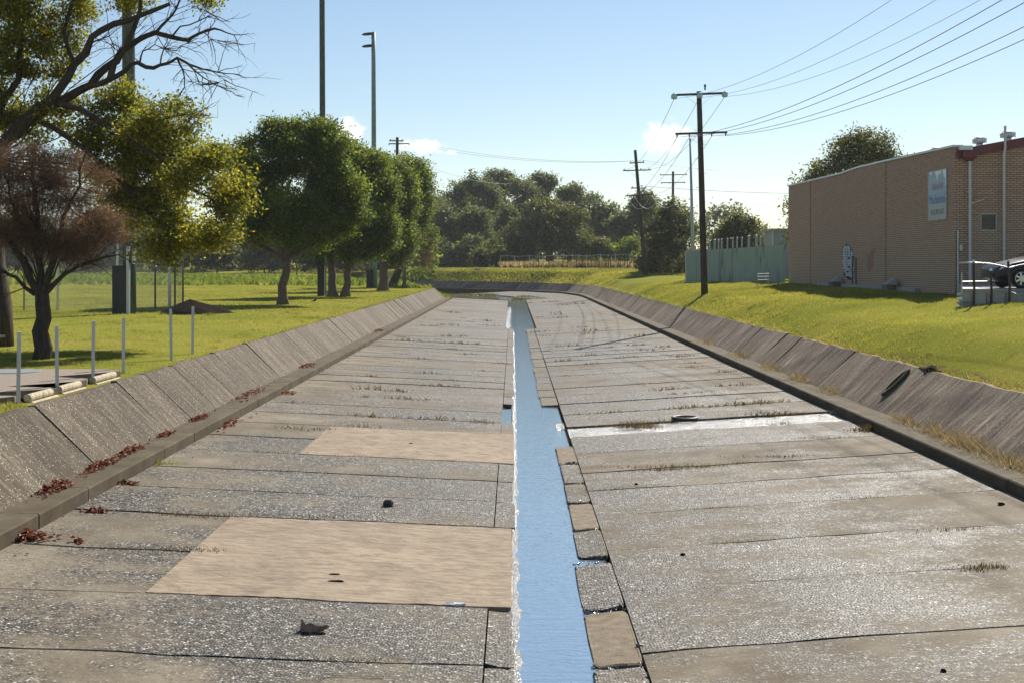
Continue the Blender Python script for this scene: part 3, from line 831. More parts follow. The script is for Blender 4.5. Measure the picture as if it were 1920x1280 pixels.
lob = [LB(300, 235, Y1, 75, 62), LB(375, 320, Y1-.8, 75, 65), LB(430, 395, Y1, 42, 55), LB(345, 435, Y1+.8, 85, 50), LB(235, 260, Y1+1, 85, 70),
       LB(130, 235, Y1+.8, 80, 55), LB(75, 120, Y1+.6, 75, 70), LB(20, 40, Y1, 95, 60), LB(130, 40, Y1+.5, 50, 45), LB(250, 8, Y1, 45, 22),
       LB(390, 4, Y1+.3, 40, 12), LB(280, 380, Y1+1.5, 90, 80), LB(210, 180, Y1+1, 60, 30), LB(-60, 150, Y1, 90, 120), LB(-50, -60, Y1, 130, 90), LB(160, -70, Y1, 120, 60), LB(330, 300, Y1+1.5, 70, 90), LB(300, 470, Y1+.5, 60, 28), LB(405, 450, Y1+.4, 36, 34), LB(210, 330, Y1+1.5, 50, 60), LB(440, 340, Y1, 30, 36), LB(20, 225, Y1+1, 70, 50)]
t1 = tree('broadleaf_tree', 'large spreading tree with yellow-green leaves and bare branch tips at the left edge', b1, W(-14, 300, Y1), .34, lob, 118000, .11, M['leafyellow'], M['barkdark'], 31,
     per=18, clump=.18, gap=.55, shell=.25, twigs=4, extra=ex, limb_r=.03, width=.55, bare_twigs=9)

# small russet tree
Y2 = 32.6; b2 = lawn(75, 671, Y2)
ex = [(PL(p, Y2, d), a, b) for p, a, b, d in [
    ([(72, 548), (45, 490), (18, 450), (-12, 420)], .12, .05, -.1), ([(76, 548), (68, 470), (70, 400), (60, 320), (66, 262)], .11, .02, .05),
    ([(82, 548), (104, 480), (118, 410), (150, 350), (160, 290)], .10, .02, -.08), ([(84, 552), (120, 515), (170, 492), (222, 478)], .07, .015, -.1),
    ([(66, 552), (30, 520), (0, 505)], .06, .03, -.1), ([(104, 480), (150, 430), (200, 400)], .05, .015, .1), ([(68, 470), (30, 400), (15, 330)], .06, .02, .1)]]
lob2 = [LB(60, 325, Y2, 70, 62), LB(135, 345, Y2, 72, 68), LB(188, 425, Y2, 48, 52), LB(105, 430, Y2-.3, 80, 62), LB(25, 415, Y2+.3, 80, 60), LB(-25, 350, Y2, 70, 70), LB(150, 470, Y2-.3, 68, 30)]
t2 = tree('feathery_tree', 'small tree with russet brown feathery foliage and dark trunk beside the terrace', b2, W(78, 545, Y2), .205, lob2, 56000, .17, M['leafbrown'], M['barkdark'], 32,
     per=12, clump=.15, gap=.35, shell=.25, twigs=16, extra=ex, limb_r=.035, width=.075, flare=1.15, bare_twigs=10)

# row of dense dark green trees
GR = 'dense dark green trees in a row on the left lawn'
YA = 76.0
tree('shade_tree', 'nearest dense dark green domed tree with a single brown trunk on the lawn', lawn(530, 573, YA), W(536, 488, YA), .26,
     [LB(500, 305, YA, 62, 52), LB(562, 272, YA, 68, 46), LB(606, 300, YA, 44, 60), LB(474, 355, YA, 40, 60), LB(560, 375, YA, 85, 70), LB(630, 360, YA+1, 50, 60), LB(530, 435, YA, 66, 40), LB(452, 300, YA, 20, 24), LB(590, 430, YA+1, 50, 40), LB(500, 410, YA+1, 50, 50), LB(610, 245, YA, 30, 20), LB(520, 245, YA, 34, 20), LB(462, 325, YA-1, 26, 26), LB(640, 330, YA, 24, 40), LB(655, 400, YA+1, 30, 34), LB(480, 420, YA, 30, 30), LB(445, 345, YA, 18, 26)],
     125000, .19, M['leafdark'], M['bark'], 41, group=GR, per=18, clump=.30, gap=.25, shell=.6, limb_r=.12, flare=1.7)
YB = 95.0
tree('shade_tree', 'dark green tree with two trunks side by side, second in the row', lawn(634, 557, YB), W(630, 500, YB), .3,
     [LB(655, 335, YB, 56, 55), LB(695, 375, YB, 42, 60), LB(704, 440, YB, 28, 38), LB(640, 425, YB, 62, 55), LB(598, 452, YB, 45, 38), LB(680, 312, YB, 34, 26), LB(672, 470, YB, 34, 26), LB(720, 420, YB, 22, 44), LB(625, 370, YB, 50, 60), LB(712, 330, YB+1, 26, 34), LB(690, 430, YB, 44, 56)],
     90000, .22, M['leafdark'], M['bark'], 42, group=GR, per=18, clump=.36, gap=.28, shell=.6, limb_r=.14,
     trunks=[(lawn(624, 557, YB), W(622, 492, YB), .30), (lawn(647, 556, YB), W(655, 490, YB), .27)], flare=1.8)
YC = 118.0
tree('shade_tree', 'dark green tree third in the row, mostly behind the twin-trunk tree', lawn(718, 533, YC), W(720, 490, YC), .42,
     [LB(722, 335, YC, 40, 42), LB(742, 385, YC, 36, 45), LB(742, 445, YC, 30, 38), LB(703, 305, YC, 26, 20), LB(762, 350, YC, 18, 35), LB(720, 430, YC, 40, 50), LB(760, 420, YC, 24, 44), LB(735, 310, YC, 30, 22), LB(748, 480, YC, 22, 22)],
     52000, .27, M['leafdark'], M['bark'], 43, group=GR, per=16, clump=.42, gap=.3, shell=.6, limb_r=.16)
YD = 136.0
tree('shade_tree', 'lighter green leaning tree last in the row near the end of the wall', lawn(735, 538, YD), W(754, 492, YD), .42,
     [LB(772, 335, YD, 30, 30), LB(790, 395, YD, 15, 28), LB(785, 345, YD, 20, 40), LB(762, 308, YD, 16, 14), LB(796, 440, YD, 18, 28), LB(770, 420, YD, 24, 40), LB(806, 480, YD, 12, 22), LB(780, 380, YD, 26, 50), LB(752, 360, YD, 30, 50), LB(790, 320, YD, 14, 18)],
     32000, .28, M['leafdark'], M['barkdark'], 44, group=GR, per=14, clump=.42, gap=.5, shell=.5, limb_r=.16)
tree('bare_shrub', 'wispy tan half-bare shrub hanging beside the last green tree', lawn(757, 535, 133), W(760, 500, 133), .2,
     [LB(778, 465, 133, 34, 40), LB(795, 490, 133, 24, 24), LB(762, 450, 133, 24, 30)], 3000, .55, M['twigtan'], M['barkpale'], 45, cat='shrub', per=8, clump=.6, gap=.2, shell=.2, width=.05, twigs=22)

# woodland behind
GE = 'tall grey-green trees of the far wood'
euc = [(815, 395, 250, 42, 62, 'leftmost'), (862, 372, 262, 34, 44, 'slender'), (908, 372, 255, 38, 42, 'second'), (938, 352, 275, 32, 30, ''), (985, 372, 268, 40, 42, ''),
       (1008, 368, 280, 30, 36, ''), (1066, 372, 258, 30, 36, ''), (1092, 400, 262, 28, 34, ''), (845, 440, 240, 38, 50, ''), (898, 425, 238, 34, 48, ''), (948, 420, 246, 32, 46, ''),
       (1134, 412, 250, 32, 30, ''), (1172, 425, 240, 30, 32, ''), (1208, 392, 236, 22, 26, ''), (820, 475, 228, 32, 32, ''), (868, 478, 226, 30, 28, '')]
euc_l = ['tall grey-green tree at the left end of the far wood behind the green row', 'tall tree in the far wood left of its highest crowns, with uneven top', 'tall grey-green tree left of the highest crown of the far wood',
         'tallest pale crown in the middle of the far wood skyline', 'broad grey-green crown right of the middle of the far wood skyline', 'tree crown touching the broad one on the far wood skyline, at its right',
         'round crown standing alone against the sky right of the far wood', 'lower reddish-tinged crown on the right shoulder of the lone round crown', 'dark mid-height tree low in the left part of the far wood',
         'dark mid-height tree in the centre of the far wood below the skyline', 'dark mid-height tree directly left of the big fig', 'small skyline crown right of the fig tree', 'dark rounded tree left of the leaning power pole',
         'small crown showing behind the leaning power pole', 'low dark tree at the foot of the far wood, left', 'low dark tree at the foot of the far wood behind the concrete headwall']
for i, (px, py, Y, rx, ry, _) in enumerate(euc):
    rr = random.Random(i); L = []
    L.append(LB(px, py, Y, rx*.75, ry*.7))
    for k in range(5):
        L.append(LB(px+rr.uniform(-.7, .7)*rx, py+rr.uniform(-.75, 1.1)*ry, Y+rr.uniform(-2, 2), rx*rr.uniform(.35, .55), ry*rr.uniform(.28, .45)))
    L.append(LB(px, py+ry*1.3, Y, rx*.6, ry*.6))
    b = W(px, 505, Y); u = b[0]-shift(Y); b = (b[0], Y, ground_z(u, Y))
    tree('gum_tree', euc_l[i], b, W(px+rr.uniform(-5, 5), py+ry*.9, Y), .3, L, 11000, .62, M['leafeuc'], M['barkpale'], 60+i, group=GE, per=10, clump=.75, gap=.5, shell=.45, twigs=4, width=.45)
Yf = 214
tree('fig_tree', 'broad domed dark fig tree with pale sunlit leaf tips beyond the pipe fence', (W(1030, 500, Yf)[0], Yf, ground_z(W(1030, 500, Yf)[0]-shift(Yf), Yf)), W(1030, 470, Yf), .7,
     [LB(1030, 420, Yf, 62, 42), LB(985, 440, Yf, 36, 34), LB(1075, 435, Yf, 38, 38), LB(1040, 392, Yf, 36, 18), LB(1010, 400, Yf, 30, 20), LB(1100, 465, Yf, 26, 26), LB(965, 465, Yf, 24, 22), LB(1030, 465, Yf, 70, 25)],
     22000, .5, M['leaffig'], M['bark'], 80, per=12, clump=.6, gap=.2, shell=.6)
bush = [(930, 470, 206, 28, 26, 'rounded bush left of the fig tree with pale leaf edges'), (965, 462, 208, 14, 26, 'narrow upright bush between the rounded bush and the fig tree'), (988, 460, 209, 15, 28, 'pointed bush against the left side of the fig tree'),
        (905, 482, 204, 16, 18, 'low dull bush behind the concrete headwall'), (1150, 470, 212, 24, 16, 'bright low bush right of the fig tree'), (1180, 462, 213, 22, 16, 'bright low bush just left of the leaning power pole'), (1120, 462, 211, 18, 18, 'small bush at the right foot of the fig tree'),
        (1215, 488, 152, 14, 26, 'light leafy bush tucked behind the leaning power pole')]
for i, (px, py, Y, rx, ry, lb) in enumerate(bush):
    x = W(px, py, Y)[0]; gz = ground_z(x-shift(Y), Y)
    tree('bush', lb, (x, Y, gz), W(px, py+ry*.5, Y), .12, [LB(px, py, Y, rx, ry), LB(px-rx*.4, py+ry*.4, Y, rx*.7, ry*.6), LB(px+rx*.4, py+ry*.4, Y, rx*.7, ry*.6)], 2600, .42, M['leaffig'] if i not in (4, 5) else M['longgrass'], M['bark'], 90+i, cat='bush', group='bushes beyond the far bend', per=9, clump=.4, gap=.2, twigs=3)
Yg = 148
x = W(1252, 500, Yg)[0]
tree('big_shrub', 'tall dense dark shrub between the leaning pole and the green fence', (x, Yg, ground_z(x, Yg)), W(1252, 490, Yg), .2,
     [LB(1250, 425, Yg, 40, 32), LB(1225, 455, Yg, 26, 34), LB(1275, 445, Yg, 26, 40), LB(1250, 485, Yg, 44, 40), LB(1240, 398, Yg, 18, 16), LB(1268, 402, Yg, 20, 16), LB(1262, 385, Yg, 14, 12), LB(1283, 500, Yg, 18, 26)],
     15000, .34, M['leaffig'], M['bark'], 101, cat='shrub', per=12, clump=.4, gap=.2, shell=.6)
Yh = 140
x = W(1384, 500, Yh)[0]
tree('round_tree', 'rounded leafy tree rising behind the green sheet fence', (x, Yh, ground_z(x, Yh)), W(1384, 480, Yh), .3,
     [LB(1384, 435, Yh, 34, 30), LB(1360, 452, Yh, 26, 26), LB(1410, 450, Yh, 28, 26), LB(1375, 418, Yh, 18, 14), LB(1402, 420, Yh, 18, 14), LB(1340, 462, Yh, 14, 14), LB(1432, 465, Yh, 12, 12), LB(1384, 475, Yh, 50, 20)], 10000, .36, M['leaffig'], M['bark'], 102, per=12, clump=.42, gap=.25)
Yi = 96
x = W(1610, 500, Yi)[0]
tree('street_tree', 'round-headed tree standing behind the brick building', (x, Yi, ground_z(x, Yi)), W(1612, 380, Yi), .3,
     [LB(1615, 290, Yi, 55, 45), LB(1580, 310, Yi, 36, 34), LB(1655, 290, Yi, 34, 30), LB(1640, 268, Yi, 34, 26), LB(1600, 262, Yi, 30, 20), LB(1545, 325, Yi, 34, 20), LB(1675, 305, Yi, 24, 20), LB(1520, 345, Yi, 28, 24), LB(1498, 400, Yi+3, 22, 40), LB(1500, 450, Yi+3, 22, 30), LB(1560, 400, Yi, 60, 50)],
     20000, .24, M['leaffig'], M['bark'], 103, per=12, clump=.36, gap=.5, shell=.4, limb_r=.12)
# scrub belt beyond the playing field
GS = 'scrub trees beyond the playing field'
rs = random.Random(77)
where = ['at the frame edge, behind the trunk of the big tree', 'behind the russet tree', 'seen through the left backstop panel', 'behind the middle backstop panel', 'just left of the black cabinet', 'just right of the black cabinet', 'behind the tall backstop posts',
         'right of the tall backstop posts', 'left of the soil heap top, far away', 'above the soil heap, far away', 'in the gap left of the nearest dark green tree', 'directly left of the nearest green tree trunk', 'directly right of the nearest green tree trunk',
         'behind the twin-trunk tree', 'between the twin-trunk tree and the blue-green pole', 'behind the blue-green pole']
for i in range(16):
    px = -20+i*48+rs.uniform(-12, 12); Y = rs.uniform(206, 226); rx = rs.uniform(40, 60); top = rs.uniform(405, 450); cy = (top+512)/2; ry = (512-top)/2
    x = W(px, 500, Y)[0]; gz = ground_z(x-shift(Y), Y)
    L = [LB(px+rs.uniform(-.5, .5)*rx, cy+rs.uniform(-.6, .5)*ry, Y+rs.uniform(-1.5, 1.5), rx*rs.uniform(.4, .65), ry*rs.uniform(.4, .6)) for k in range(6)]
    tree('scrub_tree', 'scrub tree beyond the field, '+where[i], (x, Y, gz), W(px, cy+ry*.3, Y), .12, L, 10000, .55, M['scrub'], M['barkpale'], 120+i, group=GS, per=9, clump=.55, gap=.6, shell=.3, twigs=8)
# far wood as one mass closing the gaps behind
r = np.random.default_rng(400); lobs = []
for k in range(90):
    X = -170+k*3.9; Y = (248 if X < -18 else 300)+r.uniform(-10, 20); h = r.uniform(8, 13) if X < -18 else r.uniform(8, 15)
    if X > 60: h = r.uniform(4, 8)
    lobs.append((X, Y, (2.2 if X < -18 else 4.5)+h*.45, r.uniform(4, 7), 4, h*.6))
V, tn = leaf_cloud(r, lobs, 75000, 1.0, 1.0, 10, .2, .5)
o = quad_mesh('distant_wood', V, M['scrub'], tn, 4); tag(o, 'distant wood closing the view behind the nearer trees', kind='stuff')

# ---------------------------------------------------------------- brick building
BX, BY0, BY1, BXR = 17.25, 50.0, 80.0, 37.0
bld = empty('brick_building', (BX, BY0, 2.7), 'long single-storey brown brick workshop on the right bank', 'building')
ytop = [(50.0, 8.55), (59.2, 8.72), (63.9, 8.78), (67.2, 8.72), (80.0, 8.85)]
def tz(y): return float(np.interp(y, [a for a, b in ytop], [b for a, b in ytop]))
mb = MB()
secs = [(50.0, 59.2, 0.0), (59.2, 63.9, .03), (63.9, 74.2, .0), (74.2, 80.0, .03)]   # wall built in bays, each set 3 cm off its neighbour
for a, b, off in secs:
    ys = [a]+[y for y, z in ytop if a < y < b]+[b]
    for y0, y1 in zip(ys[:-1], ys[1:]):
        x = BX-off
        vs = [(x, y0, 2.3), (x, y1, 2.3), (x, y1, tz(y1)), (x, y0, tz(y0)), (x+.3, y0, 2.3), (x+.3, y1, 2.3), (x+.3, y1, tz(y1)), (x+.3, y0, tz(y0))]
        uv = lambda q: [(vs[k][1], vs[k][2]) if k < 4 or True else 0 for k in q]
        F = [(0, 3, 2, 1), (4, 5, 6, 7), (3, 7, 6, 2)]
        if y0 == a: F.append((0, 4, 7, 3))
        if y1 == b: F.append((1, 2, 6, 5))
        mb.add(vs, F, [[(vs[k][1]+vs[k][0], vs[k][2]) for k in q] for q in F])
mb.build('side_wall', M['brick'], bld)
mb = MB()
RIDGE = 27.0; zr = lambda x: 8.37+.185*(min(x, 2*RIDGE-x)-BX)
ww = (18.27, 18.89, 5.29, 5.95)                                             # window opening x0,x1,z0,z1
def wall_rect(x0, x1, z0, z1a, z1b):
    vs = [(x0, BY0+.002, z0), (x1, BY0+.002, z0), (x1, BY0+.002, z1b), (x0, BY0+.002, z1a)]
    mb.add(vs, [(0, 1, 2, 3)], [[(v[0], v[2]) for v in vs]])
X0 = BX+.302
wall_rect(X0, ww[0], 2.3, zr(X0), zr(ww[0])); wall_rect(ww[0], ww[1], 2.3, ww[2], ww[2]); wall_rect(ww[0], ww[1], ww[3], zr(ww[0]), zr(ww[1]))
wall_rect(ww[1], RIDGE, 2.3, zr(ww[1]), zr(RIDGE)); wall_rect(RIDGE, BXR, 2.3, zr(RIDGE), zr(BXR))
for xa, xb, za, zb in ((ww[0], ww[0], ww[2], ww[3]), (ww[1], ww[1], ww[2], ww[3])):
    vs = [(xa, BY0, za), (xa, BY0+.14, za), (xa, BY0+.14, zb), (xa, BY0, zb)]; mb.add(vs, [(0, 1, 2, 3)], [[(v[1], v[2]) for v in vs]])
vs = [(ww[0], BY0, ww[2]), (ww[1], BY0, ww[2]), (ww[1], BY0+.14, ww[2]), (ww[0], BY0+.14, ww[2])]; mb.add(vs, [(0, 1, 2, 3)], [[(v[0], v[1]) for v in vs]])
# far end and right side close the box
for vs in ([(BX+.302, BY1, 2.3), (BXR, BY1, 2.3), (BXR, BY1, zr(BXR)), (RIDGE, BY1, zr(RIDGE)), (BX+.302, BY1, zr(BX+.302))], [(BXR, BY0, 2.3), (BXR, BY1, 2.3), (BXR, BY1, zr(BXR)), (BXR, BY0, zr(BXR))]):
    mb.add(vs, [tuple(range(len(vs)))], [[(v[0]+v[1], v[2]) for v in vs]])
mb.build('end_wall', M['brick'], bld)
mb = MB()                                                                    # low gable roof of metal sheet
for x0, x1 in ((BX+.31, RIDGE), (RIDGE, BXR+.2)):
    mb.add([(x0, BY0-.12, zr(x0)+.06), (x1, BY0-.12, zr(x1)+.06), (x1, BY1+.1, zr(x1)+.06), (x0, BY1+.1, zr(x0)+.06), (x0, BY0-.12, zr(x0)+.03), (x1, BY0-.12, zr(x1)+.03)], [(0, 1, 2, 3), (4, 5, 1, 0)])
roof = mb.build('roof', M['roofmetal'], bld)
for (vx, vy, sc_) in ((18.35, 55.5, .7), (19.1, 52.4, .68), (19.95, 51.6, .74)):
    mb = MB(); z0 = zr(vx)+.06
    mb.lathe((vx, vy, z0-.05), [(.2*sc_, 0), (.2*sc_, .16), (.33*sc_, .19), (.42*sc_, .27), (.42*sc_, .36), (.3*sc_, .44), (.05, .47)], 18)
    for k in range(18):
        a = 2*math.pi*k/18; mb.bar((vx+.40*sc_*math.cos(a), vy+.40*sc_*math.sin(a), z0+.15), (vx+.40*sc_*math.cos(a+.2), vy+.40*sc_*math.sin(a+.2), z0+.34), .012, .06)
    mb.build('turbine_vent', M['metal'], roof)
mb = MB()
for (y0, z0), (y1, z1) in zip(ytop[:-1], ytop[1:]):
    mb.bar((BX+.13, y0, z0+.045), (BX+.13, y1, z1+.045), .40, .085)
mb.build('wall_capping', M['roofmetal'], bld)
mb = MB(); vs = []
for x in (BX+.05, RIDGE, BXR+.2): vs += [(x, BY0-.14, zr(x)-.30), (x, BY0-.14, zr(x)+.055), (x, BY0-.10, zr(x)+.055), (x, BY0-.10, zr(x)-.30)]
mb.add(vs, [(0, 4, 5, 1), (1, 5, 6, 2), (2, 6, 7, 3), (3, 7, 4, 0), (4, 8, 9, 5), (5, 9, 10, 6), (6, 10, 11, 7), (7, 11, 8, 4), (3, 2, 1, 0)])
mb.build('fascia', M['maroon'], bld)
mb = MB(); mb.bar((BX+.1, BY0-.16, 8.5), (BX+.62, BY0-.16, 8.5), .18, .17); mb.build('gutter_end', M['roofmetal'], bld)
mb = MB()
mb.box((17.72, BY0-.26, 8.26), (.52, .24, .22)); 
vs = [(17.46, BY0-.38, 8.15), (17.98, BY0-.38, 8.15), (17.98, BY0-.14, 8.15), (17.46, BY0-.14, 8.15), (17.66, BY0-.3, 7.98), (17.84, BY0-.3, 7.98), (17.84, BY0-.16, 7.98), (17.66, BY0-.16, 7.98)]
mb.add(vs, [(0, 1, 5, 4), (1, 2, 6, 5), (2, 3, 7, 6), (3, 0, 4, 7), (7, 6, 5, 4)])
mb.build('rainwater_head', M['maroon'], bld)
mb = MB(); mb.tube([(17.77, BY0-.22, 8.0), (17.77, BY0-.22, 2.5)], .055, 10)
for z in (3.6, 5.2, 6.8): mb.box((17.77, BY0-.12, z), (.16, .22, .03))
mb.tube([(17.8, BY0-.22, 6.32), (18.0, BY0-.24, 6.40), (18.3, BY0-.26, 6.50)], .025, 6)
mb.build('downpipe', M['paintgrey'], bld, smooth=False)
mb = MB(); mb.tube([(19.1, BY0-.20, 3.9), (19.1, BY0-.20, 8.2), (19.13, BY0-.24, 8.5), (19.13, BY0-.24, 9.35)], .05, 10)
for z in (4.6, 6.1, 7.6): mb.box((19.1, BY0-.1, z), (.15, .2, .03))
mb.build('vent_pipe', M['paintgrey'], bld)
win = MB(); x0, x1, z0, z1 = ww
for a, b in (((x0, z0), (x1, z0)), ((x1, z0), (x1, z1)), ((x1, z1), (x0, z1)), ((x0, z1), (x0, z0))): win.bar((a[0], BY0+.05, a[1]), (b[0], BY0+.05, b[1]), .06, .06, up=(0, 1, 0))
wf = win.build('window', M['paintgrey'], bld)
mb = MB(); mb.add([(x0, BY0+.09, z0), (x1, BY0+.09, z0), (x1, BY0+.09, z1), (x0, BY0+.09, z1)], [(0, 1, 2, 3)]); mb.build('pane', M['glass'], wf)
mb = MB()
for k in range(1, 8): mb.bar((x0+(x1-x0)*k/8, BY0+.03, z0), (x0+(x1-x0)*k/8, BY0+.03, z1), .014)
for z in (z0+.22, z0+.44): mb.bar((x0, BY0+.045, z), (x1, BY0+.045, z), .012)
mb.build('security_bars', M['dark'], wf)
mb = MB(); mb.tube([(17.36, BY0-.06, 2.6), (17.36, BY0-.06, 5.3)], .035, 8); mb.box((17.46, BY0-.07, 4.62), (.12, .1, .22)); mb.build('conduit', M['metal'], bld)
mb = MB(); mb.box((17.12, 63.0, 2.72), (.18, 17.5, .5)); fo = mb.build('concrete_footing', M['concrete'], bld)
for yy in (66.9, 57.2):                                                     # small brick piers with sloped caps at the wall's foot
    mb = MB(); mb.box((16.8, yy, 2.82), (.42, .75, .5)); pr = mb.build('brick_pier', M['brick'], bld)
    mb = MB(); vs = [(16.58, yy-.4, 3.072), (17.04, yy-.4, 3.072), (17.04, yy+.4, 3.072), (16.58, yy+.4, 3.072), (17.0, yy-.1, 3.36), (17.04, yy+.2, 3.36)]
    mb.add(vs, [(0, 1, 4), (1, 2, 5, 4), (2, 3, 5), (3, 0, 4, 5), (3, 2, 1, 0)]); mb.build('cap', M['concrete'], pr)
mb = MB(); mb.tube([(17.12, 64.6, 2.6), (17.12, 64.6, 4.4)], .03, 6); mb.tube([(17.12, 63.9, 2.6), (17.12, 63.9, 4.3)], .03, 6); mb.build('wall_pipes', M['timber'], bld)
# graffiti, sprayed flat on the bricks
def blob(name, outline, x, mat, parent, label):
    mb = MB(); vs = [(x, y, z) for y, z in outline]; c = (x, sum(v[1] for v in vs)/len(vs), sum(v[2] for v in vs)/len(vs))
    n = len(vs); mb.add(vs+[c], [(k, (k+1) % n, n) for k in range(n)]); o = mb.build(name, mat, parent); o['label'] = label; return o
t = NT('white_spray_paint'); uvp = t.pos()
br = t.n.new('ShaderNodeTexBrick'); mp = t.n.new('ShaderNodeMapping'); mp.inputs['Rotation'].default_value = (R(90), 0, R(90)); t.link(uvp, mp.inputs[0])
cx_ = t.n.new('ShaderNodeCombineXYZ'); sp_ = t.n.new('ShaderNodeSeparateXYZ'); t.link(uvp, sp_.inputs[0]); t.link(sp_.outputs[1], cx_.inputs[0]); t.link(sp_.outputs[2], cx_.inputs[1]); t.link(cx_.outputs[0], br.inputs['Vector'])
br.inputs['Scale'].default_value = 1; br.inputs['Brick Width'].default_value = .24; br.inputs['Row Height'].default_value = .086; br.inputs['Mortar Size'].default_value = .012
br.inputs['Color1'].default_value = (.62, .68, .74, 1); br.inputs['Color2'].default_value = (.5, .58, .66, 1); br.inputs['Mortar'].default_value = (.12, .11, .11, 1)
t.col(br.outputs['Color']); t.rough(.7); M['spray'] = t.m
M['sprayred'] = mat_plain('red_spray_paint', (.34, .16, .13), .8, 0, .4, 9); M['sprayblack'] = mat_plain('black_spray_paint', (.02, .02, .025), .8, 0, .3, 8)
rr = random.Random(3)
def ragged(cy, cz, hy, hz, n=40, rag=.12, lean=0.0):
    out = []
    for k in range(n):
        a = 2*math.pi*k/n; q = 1+rr.uniform(-rag, rag)
        out.append((cy+hy*abs(math.cos(a))**.6*math.copysign(1, math.cos(a))*q+lean*math.sin(a), cz+hz*abs(math.sin(a))**.7*math.copysign(1, math.sin(a))*q))
    return out
gx = BX-.0035
blob('graffiti_outline', ragged(65.9, 4.10, 1.15, .86, lean=.35), gx, M['sprayblack'], bld, 'black outline of the white graffiti tag low on the brick wall')
blob('graffiti', ragged(65.9, 4.10, 1.02, .78, lean=.35), gx-.003, M['spray'], bld, 'white sprayed graffiti tag low on the brick wall')
for (yy, zz, w_, h_) in ((65.9, 4.45, .05, .3), (65.65, 4.3, .22, .05), (66.1, 4.0, .05, .22), (65.7, 3.85, .2, .05), (65.5, 3.7, .05, .2), (66.3, 4.6, .05, .22), (65.4, 4.6, .05, .25), (66.0, 3.6, .25, .04)):
    blob('graffiti_stroke', ragged(yy, zz, w_, h_, 14, .2), gx-.006, M['sprayblack'], bld, 'dark stroke inside the white graffiti tag')
blob('graffiti', ragged(61.6, 4.18, .5, .5, rag=.3, lean=-.25), BX-.0335, M['sprayred'], bld, 'faded red graffiti smudge beside the white tag')
# peeling sign on the side wall
sgn = empty('wall_sign', (BX-.03, 52.0, 5.5), 'blue and silver peeling Mechanical sign high on the brick side wall', 'sign')
SY0, SY1, SZ0, SZ1 = 50.85, 53.1, 5.78, 7.78
t = NT('sign_face'); p = t.pos(); sx = t.n.new('ShaderNodeSeparateXYZ'); t.link(p, sx.inputs[0])
c = t.ramp(t.math('MULTIPLY', t.math('SUBTRACT', sx.outputs[2], SZ0), .5), [(0.0, (.40, .41, .40)), (.30, (.38, .41, .42)), (.40, (.22, .34, .52)), (.62, (.27, .39, .56)), (1.0, (.26, .35, .46))])
t.col(t.mix(t.math('MULTIPLY', t.noise(p, 5, 5), .4), c, (.40, .44, .47))); t.rough(.35); M['signface'] = t.m
M['signpeel'] = mat_plain('bare_white_backing', (.80, .84, .85), .35, 0, .05, 6)
mb = MB(); mb.box((BX-.018, (SY0+SY1)/2, (SZ0+SZ1)/2), (.03, SY1-SY0, SZ1-SZ0)); mb.build('panel', M['signface'], sgn)
mb = MB(); xx = BX-.037
for a, b in (((SY0, SZ0), (SY1, SZ0)), ((SY1, SZ0), (SY1, SZ1)), ((SY1, SZ1), (SY0, SZ1)), ((SY0, SZ1), (SY0, SZ0))): mb.bar((xx, a[0], a[1]), (xx, b[0], b[1]), .03, .012, up=(1, 0, 0))
mb.build('frame', M['metal'], sgn)
peel = [[(SY1-.12, SZ1-.03), (SY1-.55, SZ1-.03), (SY1-.38, SZ1-.16), (SY1-.32, SZ1-.12)], [(SY1-.85, SZ1-.03), (SY0+.62, SZ1-.03), (SY0+.66, SZ1-.22), (SY0+.82, SZ1-.14), (SY0+.95, SZ1-.16), (SY0+1.05, SZ1-.40), (SY0+1.16, SZ1-.40), (SY0+1.2, SZ1-.2), (SY0+1.34, SZ1-.14)],
        [(SY0+.5, SZ1-.03), (SY0+.03, SZ1-.03), (SY0+.03, SZ1-.72), (SY0+.10, SZ1-.66), (SY0+.14, SZ1-.40), (SY0+.26, SZ1-.32), (SY0+.40, SZ1-.14)], [(SY0+.03, SZ0+1.0), (SY0+.09, SZ0+.96), (SY0+.07, SZ0+.86), (SY0+.03, SZ0+.84)]]
for pl in peel:
    mb = MB(); mb.add([(BX-.036, y, z) for y, z in pl], [tuple(range(len(pl)))]); o = mb.build('peeled_patch', M['signpeel'], sgn)
def text(s, parent, mat, loc, w, h, name='lettering'):
    cu = bpy.data.curves.new(name, 'FONT'); cu.body = s; cu.extrude = .0015; cu.align_x = 'CENTER'; cu.align_y = 'CENTER'; cu.size = 1
    tmp = bpy.data.objects.new(name, cu); col.objects.link(tmp)
    dg = bpy.context.evaluated_depsgraph_get(); me = bpy.data.meshes.new_from_object(tmp.evaluated_get(dg)); bpy.data.objects.remove(tmp)
    co = np.zeros(len(me.vertices)*3); me.vertices.foreach_get('co', co); co = co.reshape(-1, 3)
    mn = co.min(0); mx = co.max(0); q = np.zeros_like(co)
    nx = (co[:, 0]-(mn[0]+mx[0])/2)/(mx[0]-mn[0])*w; ny = (co[:, 1]-(mn[1]+mx[1])/2)/(mx[1]-mn[1])*h
    q[:, 0] = loc[0]-co[:, 2]; q[:, 1] = loc[1]-nx; q[:, 2] = loc[2]+ny           # reads towards the channel (-X)
    me.vertices.foreach_set('co', q.ravel()); me.update(); me.materials.clear(); me.materials.append(mat)
    o = bpy.data.objects.new(name, me); col.objects.link(o); o.parent = parent; o.matrix_parent_inverse = parent.matrix_basis.inverted(); return o
M['ltred'] = mat_plain('faded_red_ink', (.36, .22, .22), .6); M['ltblue'] = mat_plain('blue_ink', (.09, .19, .38), .5); M['ltdark'] = mat_plain('grey_ink', (.20, .21, .21), .6)
mid = (SY0+SY1)/2; xt = BX-.0365

